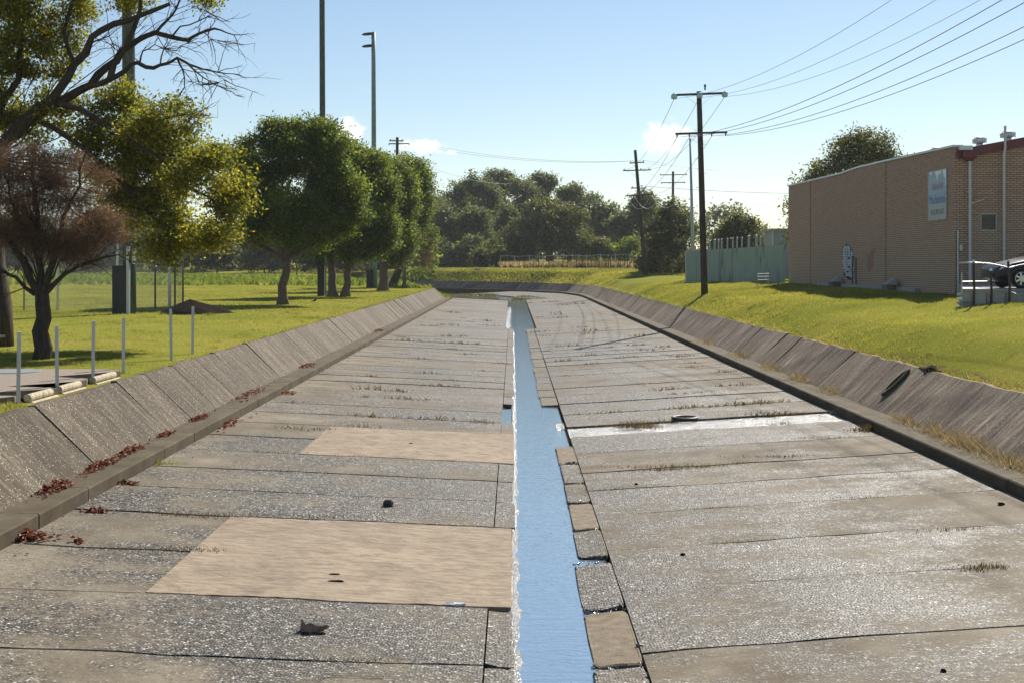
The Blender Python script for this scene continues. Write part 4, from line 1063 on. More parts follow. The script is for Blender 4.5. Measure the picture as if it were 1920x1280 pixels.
rsg = random.Random(12)                                                     # weathered red word, worn past reading
for k in range(6):
    y0 = mid+.62-k*.235
    for q in range(2):
        w_ = rsg.uniform(.045, .07); yy = y0-q*.10; z0 = 7.0+rsg.uniform(-.02, .02); z1 = 7.26+rsg.uniform(-.07, .05)
        mb = MB(); mb.add([(xt, yy, z0), (xt, yy-w_, z0+rsg.uniform(0, .03)), (xt, yy-w_*.8, z1), (xt, yy+.01, z1-rsg.uniform(0, .05))], [(0, 1, 2, 3)]); mb.build('faded_letter_stroke', M['ltred'], sgn)
text('Mechanical', sgn, M['ltblue'], (xt, mid, 6.62), 1.95, .36); text('Ph 02 4957 6575', sgn, M['ltdark'], (xt, mid-.05, 6.10), 1.55, .22)

# ---------------------------------------------------------------- car park pad, retaining wall, rail, car
mb = MB(); pv = [(14.25, 40.55), (32.8, 40.55), (32.8, 49.9), (17.35, 49.9)]; mb.add([(x, y, 3.19) for x, y in pv]+[(x, y, 2.5) for x, y in pv], [(0, 1, 2, 3), (0, 4, 5, 1), (1, 5, 6, 2), (2, 6, 7, 3), (3, 7, 4, 0)]); pad = mb.build('car_park', M['concrete']); tag(pad, 'raised concrete parking pad beside the brick building', kind='structure')
rw = empty('retaining_wall', (14.2, 40.4, 2.5), 'low grey concrete panel retaining wall in front of the parked car', 'wall')
xs = [14.15, 14.95, 15.55, 16.2, 16.9, 17.7, 18.6]
for i, (a, b) in enumerate(zip(xs[:-1], xs[1:])):
    for zz, hh in ((2.62, .28), (2.915, .29)):
        mb = MB(); rot = Euler((R(rr.uniform(-5, 3)), R(rr.uniform(-3, 3)), 0)).to_matrix(); mb.box(((a+b)/2, 40.45+.02*i, zz), (b-a-.03, .09, hh), rot); mb.build('panel', M['concrete'], rw)
for k in range(4):
    mb = MB(); mb.box((14.10, 40.42, 2.62+.13*k), (.13, .16, .075)); mb.build('end_block', M['white'] if k % 2 == 0 else M['concrete'], rw)
gr = empty('guard_rail', (14.5, 40.3, 2.5), 'bent steel pipe guard rail with dark posts along the retaining wall', 'railing')
tops = {14.5: 4.05, 15.05: 3.78, 15.62: 4.07, 16.22: 4.10, 17.0: 4.1, 17.9: 4.1}
for x, zt in tops.items():
    mb = MB(); mb.tube([(x, 40.33, 2.4), (x+.03, 40.33, (zt+2.4)/2), (x+rr.uniform(-.04, .04), 40.32, zt)], .038, 8); po = mb.build('post', M['timber'], gr, smooth=True)
    mb = MB(); mb.lathe((x, 40.32, zt), [(.05, -.02), (.05, .03), (.02, .06)], 8); mb.build('cap', M['white'], po)
mb = MB(); mb.tube([(14.05, 40.31, 4.02), (14.5, 40.29, 4.02), (15.0, 40.29, 3.99), (15.3, 40.28, 3.93), (15.62, 40.27, 3.86), (15.9, 40.28, 3.93), (16.22, 40.29, 3.99), (17.0, 40.29, 4.0), (18.0, 40.29, 4.0)], .022, 8); mb.build('top_rail', M['metal'], gr, smooth=True)
mb = MB(); mb.tube([(15.66, 40.27, 3.10), (15.9, 40.26, 3.0), (16.22, 40.27, 3.12), (17.0, 40.28, 3.12)], .022, 8); mb.build('lower_rail', M['metal'], gr, smooth=True)
mb = MB(); mb.tube([(14.2, 40.5, 3.05), (14.2, 40.5, 3.7)], .02, 6); mb.tube([(14.2, 40.5, 3.42), (15.0, 40.5, 3.43)], .018, 6); mb.build('inner_rail', M['metal'], gr)

def make_car(nose, ynear, zg):
    car = empty('parked_car', (nose+2, ynear+.9, zg), 'dark blue-black hatchback parked nose-out beside the brick building', 'car')
    M['carpaint'] = mat_plain('dark_blue_car_paint', (.010, .013, .024), .3, 0, .1, 3, spec=.4)
    M['tyre'] = mat_plain('tyre_rubber', (.014, .014, .015), .85); M['rim'] = mat_plain('alloy_rim', (.62, .64, .66), .3, .7, .08); M['lamp'] = mat_plain('headlight_lens', (.55, .65, .75), .08, 0, .1, 4, spec=.9)
    Lh, Wd = 4.3, 1.76
    # stations along the length: x, bottom, shoulder z, half width at shoulder, roof z, half width at roof
    st = [(0, .42, .62, .60, .64, .55), (.06, .26, .70, .74, .72, .66), (.25, .2, .76, .83, .80, .70), (.7, .18, .84, .87, .90, .72), (1.15, .18, .90, .88, 1.0, .72), (1.5, .18, .92, .88, 1.22, .64), (1.95, .18, .93, .88, 1.42, .60), (2.6, .18, .94, .88, 1.48, .59),
          (3.2, .18, .95, .88, 1.45, .58), (3.8, .2, .96, .86, 1.25, .58), (4.15, .28, .93, .80, 1.0, .62), (4.3, .42, .85, .70, .88, .6)]
    mb = MB(); vs = []; yc = ynear+Wd/2
    for x, zb, zs, hw, zr_, hr in st:
        prof = [(-hw*.86, zb), (-hw, zb+.18), (-hw*1.0, (zb+zs)/2+.05), (-hw*.98, zs), (-hr, zr_-.03), (-hr*.6, zr_), (hr*.6, zr_), (hr, zr_-.03), (hw*.98, zs), (hw, (zb+zs)/2+.05), (hw, zb+.18), (hw*.86, zb)]
        vs += [(nose+x, yc+a, zg+z) for a, z in prof]
    n = 12; fs = []
    for i in range(len(st)-1):
        for k in range(n):
            a = i*n+k; b = i*n+(k+1) % n; fs.append((a, a+n, b+n, b))
    fs.append(tuple(range(n))); fs.append(tuple((len(st)-1)*n+k for k in range(n-1, -1, -1)))
    mb.add(vs, fs); body = mb.build('body', M['carpaint'], car, smooth=True)
    md = body.modifiers.new('sub', 'SUBSURF'); md.levels = 1; md.render_levels = 2
    for sgn_ in (-1, 1):
        mb = MB(); yy = yc+sgn_*.785
        pts = [(1.30, .96), (1.62, 1.22), (2.0, 1.38), (2.6, 1.42), (3.2, 1.38), (3.62, 1.22), (3.75, 1.0)]
        vs = [(nose+x, yc+sgn_*(.885-.30*(z-.93)/.5+.012), zg+z) for x, z in pts]; mb.add(vs, [tuple(range(len(vs))) if sgn_ < 0 else tuple(range(len(vs)-1, -1, -1))]); mb.build('side_window', M['glass'], car)
        mb = MB(); mb.box((nose+1.45, yc+sgn_*.96, zg+1.0), (.14, .2, .12)); mb.build('mirror', M['carpaint'], car)
        mb = MB()
        vs = [(nose+.03, yc+sgn_*.58, zg+.60), (nose+.10, yc+sgn_*.76, zg+.60), (nose+.42, yc+sgn_*.865, zg+.74), (nose+.46, yc+sgn_*.84, zg+.80), (nose+.16, yc+sgn_*.72, zg+.735), (nose+.06, yc+sgn_*.56, zg+.68)]
        c_ = (nose+.16, yc+sgn_*.76, zg+.69); mb.add(vs+[c_], [(k, (k+1) % 6, 6) for k in range(6)]); mb.build('headlight', M['lamp'], car)
        for wx in (.78, 3.42):
            mb = MB(); wy = yc+sgn_*.80; ax = (0, sgn_, 0)
            mb.lathe((nose+wx, wy-sgn_*.10, zg+.315), [(.20, 0), (.30, .0), (.318, .04), (.318, .15), (.30, .19), (.225, .195), (.215, .17)], 28, ax); wh = mb.build('wheel', M['tyre'], car, smooth=False)
            mb = MB(); cy = wy+sgn_*.085; mb.lathe((nose+wx, wy-sgn_*.04, zg+.315), [(.215, .0), (.222, .12), (.205, .125), (.20, .03), (.0, .03)], 24, ax)
            for k in range(7):
                a = 2*math.pi*k/7; mb.bar((nose+wx+.03*math.cos(a), cy-sgn_*.01, zg+.315+.03*math.sin(a)), (nose+wx+.205*math.cos(a), cy-sgn_*.012, zg+.315+.205*math.sin(a)), .058, .025, up=(0, 1, 0))
            mb.lathe((nose+wx, cy-sgn_*.02, zg+.315), [(.055, 0), (.05, .03), (.0, .032)], 12, ax); mb.build('rim', M['rim'], wh)
            mb = MB(); mb.tube([(nose+wx+.37*math.cos(a), yc+sgn_*.872, zg+.315+.37*math.sin(a)) for a in np.linspace(-.25, math.pi+.25, 14)], .03, 6); mb.build('wheel_arch', M['dark'], car)
    mb = MB(); mb.add([(nose+1.12, yc-.66, zg+1.005), (nose+1.12, yc+.66, zg+1.005), (nose+1.86, yc+.56, zg+1.40), (nose+1.86, yc-.56, zg+1.40)], [(0, 1, 2, 3)]); mb.build('windscreen', M['glass'], car)
    mb = MB(); mb.box((nose+.0, yc, zg+.40), (.06, 1.0, .14)); mb.build('grille', M['dark'], car)
    return car
make_car(15.62, 41.25, 3.19)

# ---------------------------------------------------------------- green sheet fence, posts behind it, small frame, shed
fa, fb = Vector((17.0, 80.0, 0)), Vector((13.75, 101.5, 0))
fen = empty('sheet_fence', (15.4, 90, 2.5), 'long grey-green ribbed sheet metal fence stained with dark patches', 'fence')
npan = 24
for i in range(npan):
    p0 = fa.lerp(fb, i/npan); p1 = fa.lerp(fb, (i+1)/npan); d = (p1-p0); L = d.length; d.normalize(); nn = Vector((-d.y, d.x, 0))
    zb = 2.72-.25*sm(.1, .7, i/npan); zt = 5.22-.22*(i/npan); zt0, zt1 = zt+.003*(i % 2), zt-.009+.003*(i % 2)
    mb = MB(); vs = []; m = 12
    for k in range(m+1):
        q = p0+d*(L*k/m); o_ = nn*(.022 if (k//1) % 2 else 0.0)
        vs += [(q.x+o_.x, q.y+o_.y, zb), (q.x+o_.x, q.y+o_.y, zt0+(zt1-zt0)*k/m)]
    mb.add(vs, [(2*k, 2*k+1, 2*k+3, 2*k+2) for k in range(m)]); mb.build('sheet', M['fence'], fen)
mb = MB(); mb.bar((fa.x-.05, fa.y, 2.45), (fb.x-.05, fb.y, 2.25), .12, .5); mb.build('plinth', M['timber'], fen)
mb = MB(); mb.tube([(fb.x-.06, fb.y, 2.2), (fb.x-.06, fb.y, 5.05)], .05, 8); mb.build('end_post', M['paintgrey'], fen)
for (yy, zz, w_, h_, mm, lb) in ((83.2, 3.9, .5, .55, 'ltblue', 'blue sprayed scrawl on the green fence'), (84.5, 4.25, .25, .5, 'sprayblack', 'dark sprayed scrawl on the green fence'), (92.5, 4.0, .12, .6, 'sprayblack', 'thin dark stroke on the green fence'), (87.3, 3.9, .3, .35, 'ltblue', 'small blue scrawl on the green fence')):
    f = (yy-80)/21.5; xx = fa.x+(fb.x-fa.x)*f-.03
    for k in range(6):
        y2 = yy+rr.uniform(-w_, w_); z2 = zz+rr.uniform(-h_, h_)*.6; mb = MB(); f2 = (y2-80)/21.5; x2 = fa.x+(fb.x-fa.x)*f2-.012
        mb.add([(x2, y2-.06, z2-h_*.5), (x2, y2+.03, z2-h_*.45), (x2, y2+.08, z2+h_*.5), (x2, y2-.02, z2+h_*.45)], [(0, 1, 2, 3)]); o = mb.build('graffiti_stroke', M[mm], fen); o['label'] = lb
M['bluepost'] = mat_plain('dull_galvanised_post', (.26, .30, .33), .6, .2, .15, 3)
pp = [(1289, 466), (1293, 466), (1304, 462), (1331, 452), (1340, 450), (1347, 450), (1353, 449), (1364, 448), (1374, 447), (1382, 446), (1391, 446), (1404, 443), (1418, 442), (1426, 444)]
names = ['first', 'second', 'third', 'fourth', 'fifth', 'sixth', 'seventh', 'eighth', 'ninth', 'tenth', 'eleventh', 'twelfth', 'thirteenth', 'fourteenth']
for i, (px, py) in enumerate(pp):
    q = (px-1287)/203.0; Yp = 103.5-19*q; x, _, z = W(px, py, Yp)
    mb = MB(); tl = rr.uniform(-.05, .05) if i > 2 else .12; rad = .085 if i in (0, 4, 11, 12) else .06
    mb.tube([(x-tl, Yp, 2.3), (x, Yp, z)], rad, 10); mb.lathe((x, Yp, z), [(rad*1.15, -.04), (rad*1.15, .02), (rad*.4, .05)], 10)
    o = mb.build('steel_post', M['bluepost']); tag(o, names[i]+' pale steel post top above the green fence, counted from its far end', 'post', 'pale posts standing behind the green fence')
mb = MB(); xx, yy = W(1431, 530, 77)[0], 77.0; g0 = ground_z(xx, 77)
for dx in (-.32, .32):
    mb.tube([(xx+dx, yy, g0-.05), (xx+dx, yy, g0+.72)], .02, 6); mb.tube([(xx+dx, yy+.3, g0-.05), (xx+dx*.9, yy, g0+.6)], .015, 6)
for z in (.72, .55, .36): mb.tube([(xx-.36, yy, g0+z), (xx+.36, yy, g0+z+.02)], .018, 6)
o = mb.build('steel_rack', M['metal']); tag(o, 'small tubular steel rack standing on the grass by the green fence', 'rack')
shd = empty('shed', W(1480, 440, 112), 'small grey flat-roofed shed behind the green fence', 'shed'); xs0 = W(1448, 430, 112)[0]
mb = MB(); mb.box((xs0+3.2, 114, 4.6), (6.2, 4, 4.6)); mb.build('wall', M['bluepost'], shd)
mb = MB(); mb.box((xs0+3.2, 114, 7.02), (6.6, 4.4, .22)); mb.build('roof', M['concrete'], shd)
mb = MB(); mb.tube([(xs0+.02, 111.9, 2.5), (xs0+.02, 111.9, 7.0)], .06, 8); mb.build('downpipe', M['paintgrey'], shd)

# ---------------------------------------------------------------- poles and wires
def insulator(mb, c, up=True, r=.055, h=.16):
    s = 1 if up else -1
    mb.lathe(c, [(r*.4, 0), (r, .03*s), (r*.55, .06*s), (r*.95, .09*s), (r*.5, .12*s), (r*.8, h*.9*s), (r*.3, h*s)], 8)
def power_pole(base, top, r0, r1, arms, label, mat='timber', steps=False, tags=True, group='timber power poles'):
    root = empty('power_pole', base, label, 'power pole', group)
    b, t = Vector(base), Vector(top)
    mb = MB(); pts = [b+(t-b)*f for f in np.linspace(-.01, 1, 8)]; mb.tube(pts, list(np.linspace(r0, r1, 8)), 12); mb.build('pole', M[mat], root, smooth=True)
    att = []
    for (zf, xl, xr, tilt, ins, up) in arms:
        c = b+(t-b)*zf; y = c.y-(r1+.06)
        a0 = Vector((c.x+xl, y, c.z-tilt)); a1 = Vector((c.x+xr, y, c.z+tilt))
        mb = MB(); mb.bar(a0, a1, .10, .12); ar = mb.build('crossarm', M['armtimber'], root)
        mb = MB()
        for sx_ in (-1, 1):
            q = a0.lerp(a1, .5+.28*sx_); mb.bar(q-Vector((0, .0, .05)), Vector((c.x+sx_*r0*.6, y, c.z-.62)), .03, .012)
        mb.build('brace', M['metal'], root)
        row = []
        for f in ins:
            q = a0.lerp(a1, f); mb = MB()
            kind = 'porcelain'
            if up == 2:
                kind = 'glassins'; mb.lathe(q+Vector((0, 0, -.05)), [(.05, -.2), (.16, -.17), (.19, -.05), (.17, .06), (.10, .13), (.04, .16)], 14); q2 = q-Vector((0, 0, .2))
            else:
                s = 1 if up else -1; insulator(mb, q+Vector((0, 0, .06*s)), bool(up)); q2 = q+Vector((0, 0, .2*s))
            mb.build('insulator', M[kind], root, smooth=True); row.append(q2)
        att.append(row)
    if steps:
        for k in range(9):
            f = .25+.07*k; c = b+(t-b)*f; s = 1 if k % 2 else -1; mb = MB(); mb.tube([c, c+Vector((s*.32, 0, 0)), c+Vector((s*.33, 0, .05))], .012, 5); mb.build('step_bolt', M['metal'], root)
    return root, att
zc_ = lambda x, y: ground_z(x-shift(y), y)
pb = (11.0, 73.5, zc_(11.0, 73.5)-.1); pt = (10.68, 73.5, 13.9)
_, attM = power_pole(pb, pt, .20, .145, [(.985, -1.52, 1.5, .06, (0.02, .5, .98), 2), (.795, -1.45, 1.52, .05, (.03, .27, .7, .97), 0)], 'tall timber power pole with two crossarms nearest on the right bank', steps=True)
mb = MB(); 
mb.lathe((11.0, 73.35, 13.95), [(.03, 0), (.06, .1), (.03, .14), (.07, .2), (.06, .33)], 8); o = mb.build('pole_top_insulator', M['porcelain']); o.parent = bpy.data.objects['power_pole']; o.matrix_parent_inverse = o.parent.matrix_basis.inverted()
nb = (14.8, 26.0, zc_(14.8, 26)-.1)
_, attN = power_pole(nb, (14.7, 26.0, 13.9), .20, .145, [(.985, -1.5, 1.5, .0, (0.02, .5, .98), 2), (.795, -1.48, 1.5, .0, (.03, .27, .7, .97), 0)], 'timber power pole out of frame at the right, carrying the overhead wires')
p2b = (14.6, 141.0, zc_(14.6, 141)-.1); p2t = W(1191, 282, 141)
_, att2 = power_pole(p2b, p2t, .24, .16, [(.90, -.75, .85, .06, (.04, .96), 1), (.84, -1.55, 1.55, .04, (.04, .62, .92), 1), (.70, -.85, .9, .0, (.1, .9), 1), (.645, -1.4, 1.5, .08, (.05, .3, .95), 1), (.595, -.85, .25, .04, (.1,), 1)], 'leaning timber power pole with five crossarms farther along the right bank')
p3b = (23.2, 186.0, zc_(23.2, 186)); p3t = W(1262, 322, 186)
_, att3 = power_pole(p3b, p3t, .22, .17, [(.965, -1.95, 2.0, .03, (.02, .98), 1), (.885, -1.8, 1.75, .04, (.03, .36, .97), 0)], 'timber power pole with two crossarms rising behind the dark shrub')
p4b = (33.5, 250.0, zc_(33.5, 250)); power_pole(p4b, W(1285, 386, 250), .2, .16, [(.97, -1.6, 1.0, .0, (.1, .9), 1)], 'small far power pole top showing right of the dark shrub')
p5b = (-13.7, 150.0, zc_(-13.7, 150)); p5t = W(745, 258, 150)
_, att5 = power_pole(p5b, p5t, .2, .17, [(.975, -.95, .75, .0, (.1, .9), 1), (.955, -1.0, 1.45, .0, (.02, .98), 0)], 'timber power pole top rising behind the dark green trees')
GW = 'overhead wires'
def wire(a, b, sag, r, mat, label, n=22):
    a, b = Vector(a), Vector(b); pts = [a+(b-a)*t-Vector((0, 0, 4*sag*t*(1-t))) for t in np.linspace(0, 1, n)]
    mb = MB(); mb.tube(pts, r, 5); o = mb.build('overhead_wire', M[mat], smooth=True); tag(o, label, 'wire', GW)
nm3 = ['left', 'middle', 'right']; nm4 = ['leftmost', 'second', 'third', 'rightmost']
for k in range(3): wire(attM[0][k], attN[0][k], 1.35, .009, 'wire', nm3[k]+' thin upper wire from the near pole to the frame top')
for k in range(4): wire(attM[1][k], attN[1][k], 1.0, .013, 'wire', nm4[k]+' of four lower wires from the near pole to the upper right')
for k in range(3): wire(attM[0][k], att2[1][min(k, 2)], 1.2, .014, 'wire', nm3[k]+' upper wire going from the near pole away to the leaning pole')
for k in range(3): wire(attM[1][k], att2[3][min(k, 2)], 1.1, .014, 'wire', nm3[k]+' lower wire going from the near pole away to the leaning pole')
for k in range(2): wire(att5[0][k], att2[0][k], 1.0, .014, 'wire', ('upper', 'lower')[k]+' far wire crossing the sky from the tree-hidden pole to the leaning pole')
for k in range(2): wire(att2[0][k], (60, 150+6*k, 15.0-.8*k), 1.2, .014, 'wire', ('upper', 'lower')[k]+' far wire leading right from the leaning pole behind the building')
wire(att2[2][1], (55, 128, 12.0), .9, .022, 'wire', 'thick dark far wire passing right from the leaning pole to behind the building')
for k in range(2): wire(att2[1][k], att3[0][k], 1.0, .014, 'wire', ('left', 'right')[k]+' wire between the leaning pole and the pole behind the shrub')
for k in range(3):
    p = Vector(att2[3][k]) if k < 3 else None
    q = Vector((p.x+2.2+.35*k, p.y-1.0, p.z-.6)); wire(p-Vector((0, 0, .25)), q, 1.25, .022, 'cable', nm3[k]+' white drooping cable hanging from the leaning pole', 14)
wire((W(745, 290, 150)), (W(960, 345, 250)), 1.0, .02, 'wire', 'dark wire dropping from the tree-hidden pole towards the far wood')
mb = MB(); x, y, z = W(1294, 263, 106); bx, by, bz = W(1301, 470, 106); mb.tube([(bx, by, 2.2), ((bx+x)/2, by, (z+2.2)/2), (x, y, z)], [.19, .13, .08], 10); mb.lathe((x, y, z), [(.10, -.05), (.10, .12), (.03, .16)], 10)
M['bluepole'] = mat_plain('blue_grey_pole_paint', (.33, .39, .46), .45, .3, .1, 3)
o = mb.build('steel_pole', M['bluepole'], smooth=True); tag(o, 'slim blue-grey steel pole rising behind the green fence', 'pole')

# floodlight poles of the playing field
def flood_pole(px, Y, r0, r1, ztop, label, lamps, boxside, mat='greenpole'):
    x = (px-962)*Y/FPX; zg = zc_(x, Y); root = empty('floodlight_pole', (x, Y, zg), label, 'light pole', 'floodlight poles of the playing field')
    mb = MB(); n = 9; mb.tube([(x-.012*k, Y, zg-.2+(ztop-zg+.2)*k/(n-1)) for k in range(n)], list(np.linspace(r0, r1, n)), 12); mb.build('pole', M[mat], root, smooth=True)
    if lamps:
        for zz in (ztop-.15, ztop-1.35):
            mb = MB(); mb.bar((x-.15, Y-.2, zz-.55), (x-.15, Y+.9, zz-.55), .08); mb.bar((x-.15, Y, zz-.9), (x-.32, Y, zz-.35), .06); mb.build('bracket', M['metal'], root)
            for dy, dz in ((-.25, .0), (.75, .22)):
                mb = MB(); cx0 = x-.25; vs = []
                for f, hw, hz in ((0, .12, .14), (.35, .28, .14), (.8, .34, .10), (1.0, .26, .03)):
                    for (a, b) in ((-hw, -hz*.35), (hw, -hz*.35), (hw*.8, hz), (-hw*.8, hz)): vs.append((cx0-.95*f, Y+dy+a, zz-.1+dz+b-.05*f))
                fs = []
                for i in range(3):
                    for k in range(4): fs.append((i*4+k, i*4+(k+1) % 4, i*4+4+(k+1) % 4, i*4+4+k))
                fs += [(3, 2, 1, 0), (12, 13, 14, 15)]; mb.add(vs, fs); mb.build('lamp_head', M['dark'], root)
    bx = x+boxside*(r0+.24)
    return root, x, zg
fp1, x1, g1 = flood_pole(243, 61.0, .32, .29, 26.0, 'thick floodlight pole behind the yellow-green tree', False, -1)
mb = MB(); mb.box((x1-.32, 60.6, g1+1.15), (.62, .5, 2.3)); bx_ = mb.build('cabinet', M['dark'], fp1); mb = MB(); mb.box((x1+.08, 60.55, g1+1.6), (.13, .3, 3.2)); mb.build('cable_duct', M['metal'], fp1)
mb = MB(); mb.box((x1+.28, 60.7, g1+2.75), (.10, .25, .75)); mb.build('meter_box', M['metal'], fp1)
fp2, x2, g2 = flood_pole(606, 96.5, .24, .20, 26.5, 'floodlight pole rising out of the top of the dark green trees', False, -1)
mb = MB(); mb.box((x2-.08, 96.1, g2+1.15), (.52, .45, 2.3)); mb.build('cabinet', M['dark'], fp2); mb = MB(); mb.box((x2-.3, 96.3, g2+2.7), (.4, .3, .8)); mb.build('switch_box', M['dark'], fp2); mb = MB(); mb.box((x2-.33, 96.6, g2+1.4), (.14, .14, 2.8)); mb.build('cable_duct', M['bluepole'], fp2)
M['tealpole'] = mat_plain('teal_grey_pole_paint', (.17, .24, .23), .6, 0, .25, 3)
fp3, x3, g3 = flood_pole(702, 128.0, .30, .20, 27.2, 'floodlight pole with four lamp heads above the dark green trees', True, -1, 'tealpole')
mb = MB(); mb.box((x3-.42, 127.6, g3+.93), (.62, .45, 1.86)); mb.build('cabinet', M['dark'], fp3); mb = MB(); mb.box((x3-.5, 127.8, g3+2.3), (.4, .3, .6)); mb.build('switch_box', M['glass'], fp3)

# ---------------------------------------------------------------- backstop, soil heap, bird
bs = empty('backstop_fence', (-37, 66, 1.6), 'tall chain-link backstop with pale steel posts on the playing field', 'fence')
Yb = 66.0; zgb = 1.6
def bp(px): return (px-962)*Yb/FPX
posts = [(45, 8.0, .05, 'metal'), (108, 7.5, .07, 'white'), (220, 6.0, .07, 'white'), (318, 7.8, .085, 'white')]
for px, h, r_, mm in posts:
    mb = MB(); mb.tube([(bp(px), Yb, zgb-.1), (bp(px), Yb, zgb+h)], r_, 8); mb.build('post', M[mm], bs, smooth=True)
Yw = Yb+3.2
for px, h, mm in ((291, 7.5, 'dark'), (328, 7.5, 'dark'), (343, 7.5, 'metal'), (-30, 7.5, 'metal')):
    mb = MB(); mb.tube([((px-962)*Yw/FPX, Yw, zgb-.1), ((px-962)*Yw/FPX, Yw, zgb+h)], .05, 8); mb.build('post', M[mm], bs, smooth=True)
def mesh_panel(a, b, z0, z1, sp, w_):
    a = Vector(a); b = Vector(b); L = (b-a).length; H = z1-z0; d = (b-a).normalized(); V = []
    def clip(s0, sgn_):
        # wire from (s0,0) rising at 45 deg in direction sgn_
        t0 = 0.0; t1 = H
        if sgn_ > 0: t0 = max(0, -s0); t1 = min(H, L-s0)
        else: t0 = max(0, s0-L); t1 = min(H, s0)
        return t0, t1
    for sgn_ in (1, -1):
        s0 = -H if sgn_ > 0 else 0.0
        while s0 < (L if sgn_ > 0 else L+H):
            t0, t1 = clip(s0, sgn_)
            if t1-t0 > .05:
                p = a+d*(s0+sgn_*t0); q = a+d*(s0+sgn_*t1)
                k = w_*.7
                V.append([(p.x-d.x*k, p.y-d.y*k, z0+t0), (p.x+d.x*k, p.y+d.y*k, z0+t0), (q.x+d.x*k, q.y+d.y*k, z0+t1), (q.x-d.x*k, q.y-d.y*k, z0+t1)])
            s0 += sp
    return np.array(V)
Vs = [mesh_panel((bp(45), Yb, 0), (bp(108), Yb, 0), zgb, zgb+7.0, .10, .006), mesh_panel((bp(108), Yb, 0), (bp(220), Yb, 0), zgb, zgb+5.5, .10, .006), mesh_panel((bp(220), Yb, 0), (bp(318), Yb, 0), zgb, zgb+5.5, .10, .006), mesh_panel((bp(318), Yb, 0), ((343-962)*Yw/FPX, Yw, 0), zgb, zgb+7.2, .10, .008), mesh_panel((-35, Yw, 0), ((343-962)*Yw/FPX, Yw, 0), zgb, zgb+7.2, .16, .006)]
o = quad_mesh('chain_link_mesh', np.concatenate(Vs), M['metal'], None, 4, bs); o['kind'] = 'stuff'
mb = MB(); xm, ym = W(355, 585, 61)[0], 61.5; vs = []; nr, na = 9, 40; rs2 = random.Random(8)
for i in range(nr+1):
    f = i/nr
    for k in range(na):
        a = 2*math.pi*k/na; wob = 1+.12*math.sin(a*3+1)+.08*math.sin(a*5)
        vs.append((xm+1.85*f*wob*math.cos(a)-.1*(1-f), ym+1.3*f*wob*math.sin(a), 1.57+.72*(1-f)**.85*(1+.1*math.sin(a*2)*f)+rs2.uniform(-.02, .02)-.03*(i == nr)))
mb.add(vs, [(i*na+k, i*na+(k+1) % na, (i+1)*na+(k+1) % na, (i+1)*na+k) for i in range(nr) for k in range(na)])
o = mb.build('soil_heap', M['soil'], smooth=True); tag(o, 'low heap of dark soil on the lawn beside the black cabinet', 'soil heap')
# bird
bx0, by0 = W(590, 568, 79)[0], 79.0; bz0 = zc_(bx0, by0); mb = MB()
mb.tube([(bx0-.14, by0, bz0+.10), (bx0-.08, by0, bz0+.13), (bx0, by0, bz0+.15), (bx0+.07, by0, bz0+.19), (bx0+.10, by0, bz0+.24), (bx0+.13, by0, bz0+.26), (bx0+.15, by0, bz0+.25), (bx0+.19, by0, bz0+.24)], [.012, .045, .06, .05, .032, .035, .025, .004], 8)
mb.tube([(bx0-.10, by0, bz0+.12), (bx0-.24, by0, bz0+.10)], [.03, .012], 6)
for dy in (-.02, .02): mb.tube([(bx0+.01, by0+dy, bz0+.11), (bx0+.0, by0+dy, bz0-.005), (bx0+.04, by0+dy, bz0+.0)], .006, 5)
o = mb.build('bird', M['dark'], smooth=True); tag(o, 'small dark bird standing on the lawn in front of the green trees', 'bird')

# ---------------------------------------------------------------- terrace, posts, logs
ZT = 1.66
tr = MB(); teeth = [(-8.62, 22.5), (-8.62, 23.75), (-8.62, 24.0), (-8.62, 25.2), (-8.62, 26.2), (-8.62, 27.6), (-8.7, 28.2)]
outl = [(-15.5, 21.4), (-8.75, 22.15), (-8.72, 22.5), (-9.7, 22.7), (-8.66, 23.75), (-8.66, 24.05), (-9.6, 24.25), (-8.62, 25.3), (-8.62, 25.95), (-9.5, 26.35), (-8.66, 27.5), (-8.70, 28.25), (-15.5, 28.6)]
vs = [(x, y, ZT) for x, y in outl]+[(x, y, ZT-.3) for x, y in outl]; n = len(outl)
bmt = bmesh.new(); tv = [bmt.verts.new(v) for v in vs]; bmt.faces.new(tv[:n])
for k in range(n): bmt.faces.new((tv[(k+1) % n], tv[k], tv[n+k], tv[n+(k+1) % n]))
bmesh.ops.triangulate(bmt, faces=[f for f in bmt.faces if len(f.verts) > 4]); me = bpy.data.meshes.new('terrace'); bmt.normal_update(); bmt.to_mesh(me); bmt.free(); me.materials.append(M['path'])
terrace = bpy.data.objects.new('terrace', me); col.objects.link(terrace); tag(terrace, 'pebble concrete terrace with saw-tooth edge at the near left', kind='structure')
for i, (y0, y1) in enumerate(((22.5, 23.75), (24.05, 25.3), (26.0, 27.5))):
    mb = MB(); nn_ = 6; vs = [(-9.7, y0+.12, ZT-.045), (-8.62, y0+.02, ZT-.045), (-8.6, y1-.05, ZT-.05)]
    mb.add(vs, [(0, 1, 2)]); o = mb.build('planting_bed', M['soil'], terrace)
    for k, (dz, dx) in enumerate(((-.02, 0.0), (-.15, .07))):
        mb = MB(); mb.tube([(-8.56+dx, y0+.06-.03*k, ZT+dz-.03), (-8.555+dx, (y0+y1)/2, ZT+dz-.028), (-8.55+dx, y1-.10+.12*k, ZT+dz-.03)], .072, 12)
        o = mb.build('edging_log', M['log'], smooth=False)
        tag(o, ('upper', 'lower')[k]+' weathered round edging log of the '+('nearest', 'middle', 'farthest')[i]+' pair beside the terrace', 'log', 'edging logs along the terrace')
    mb = MB(); mb.box((-8.62, y1+.12, ZT-.14), (.2, .32, .27)); o = mb.build('concrete_pier', M['kerb'], terrace)
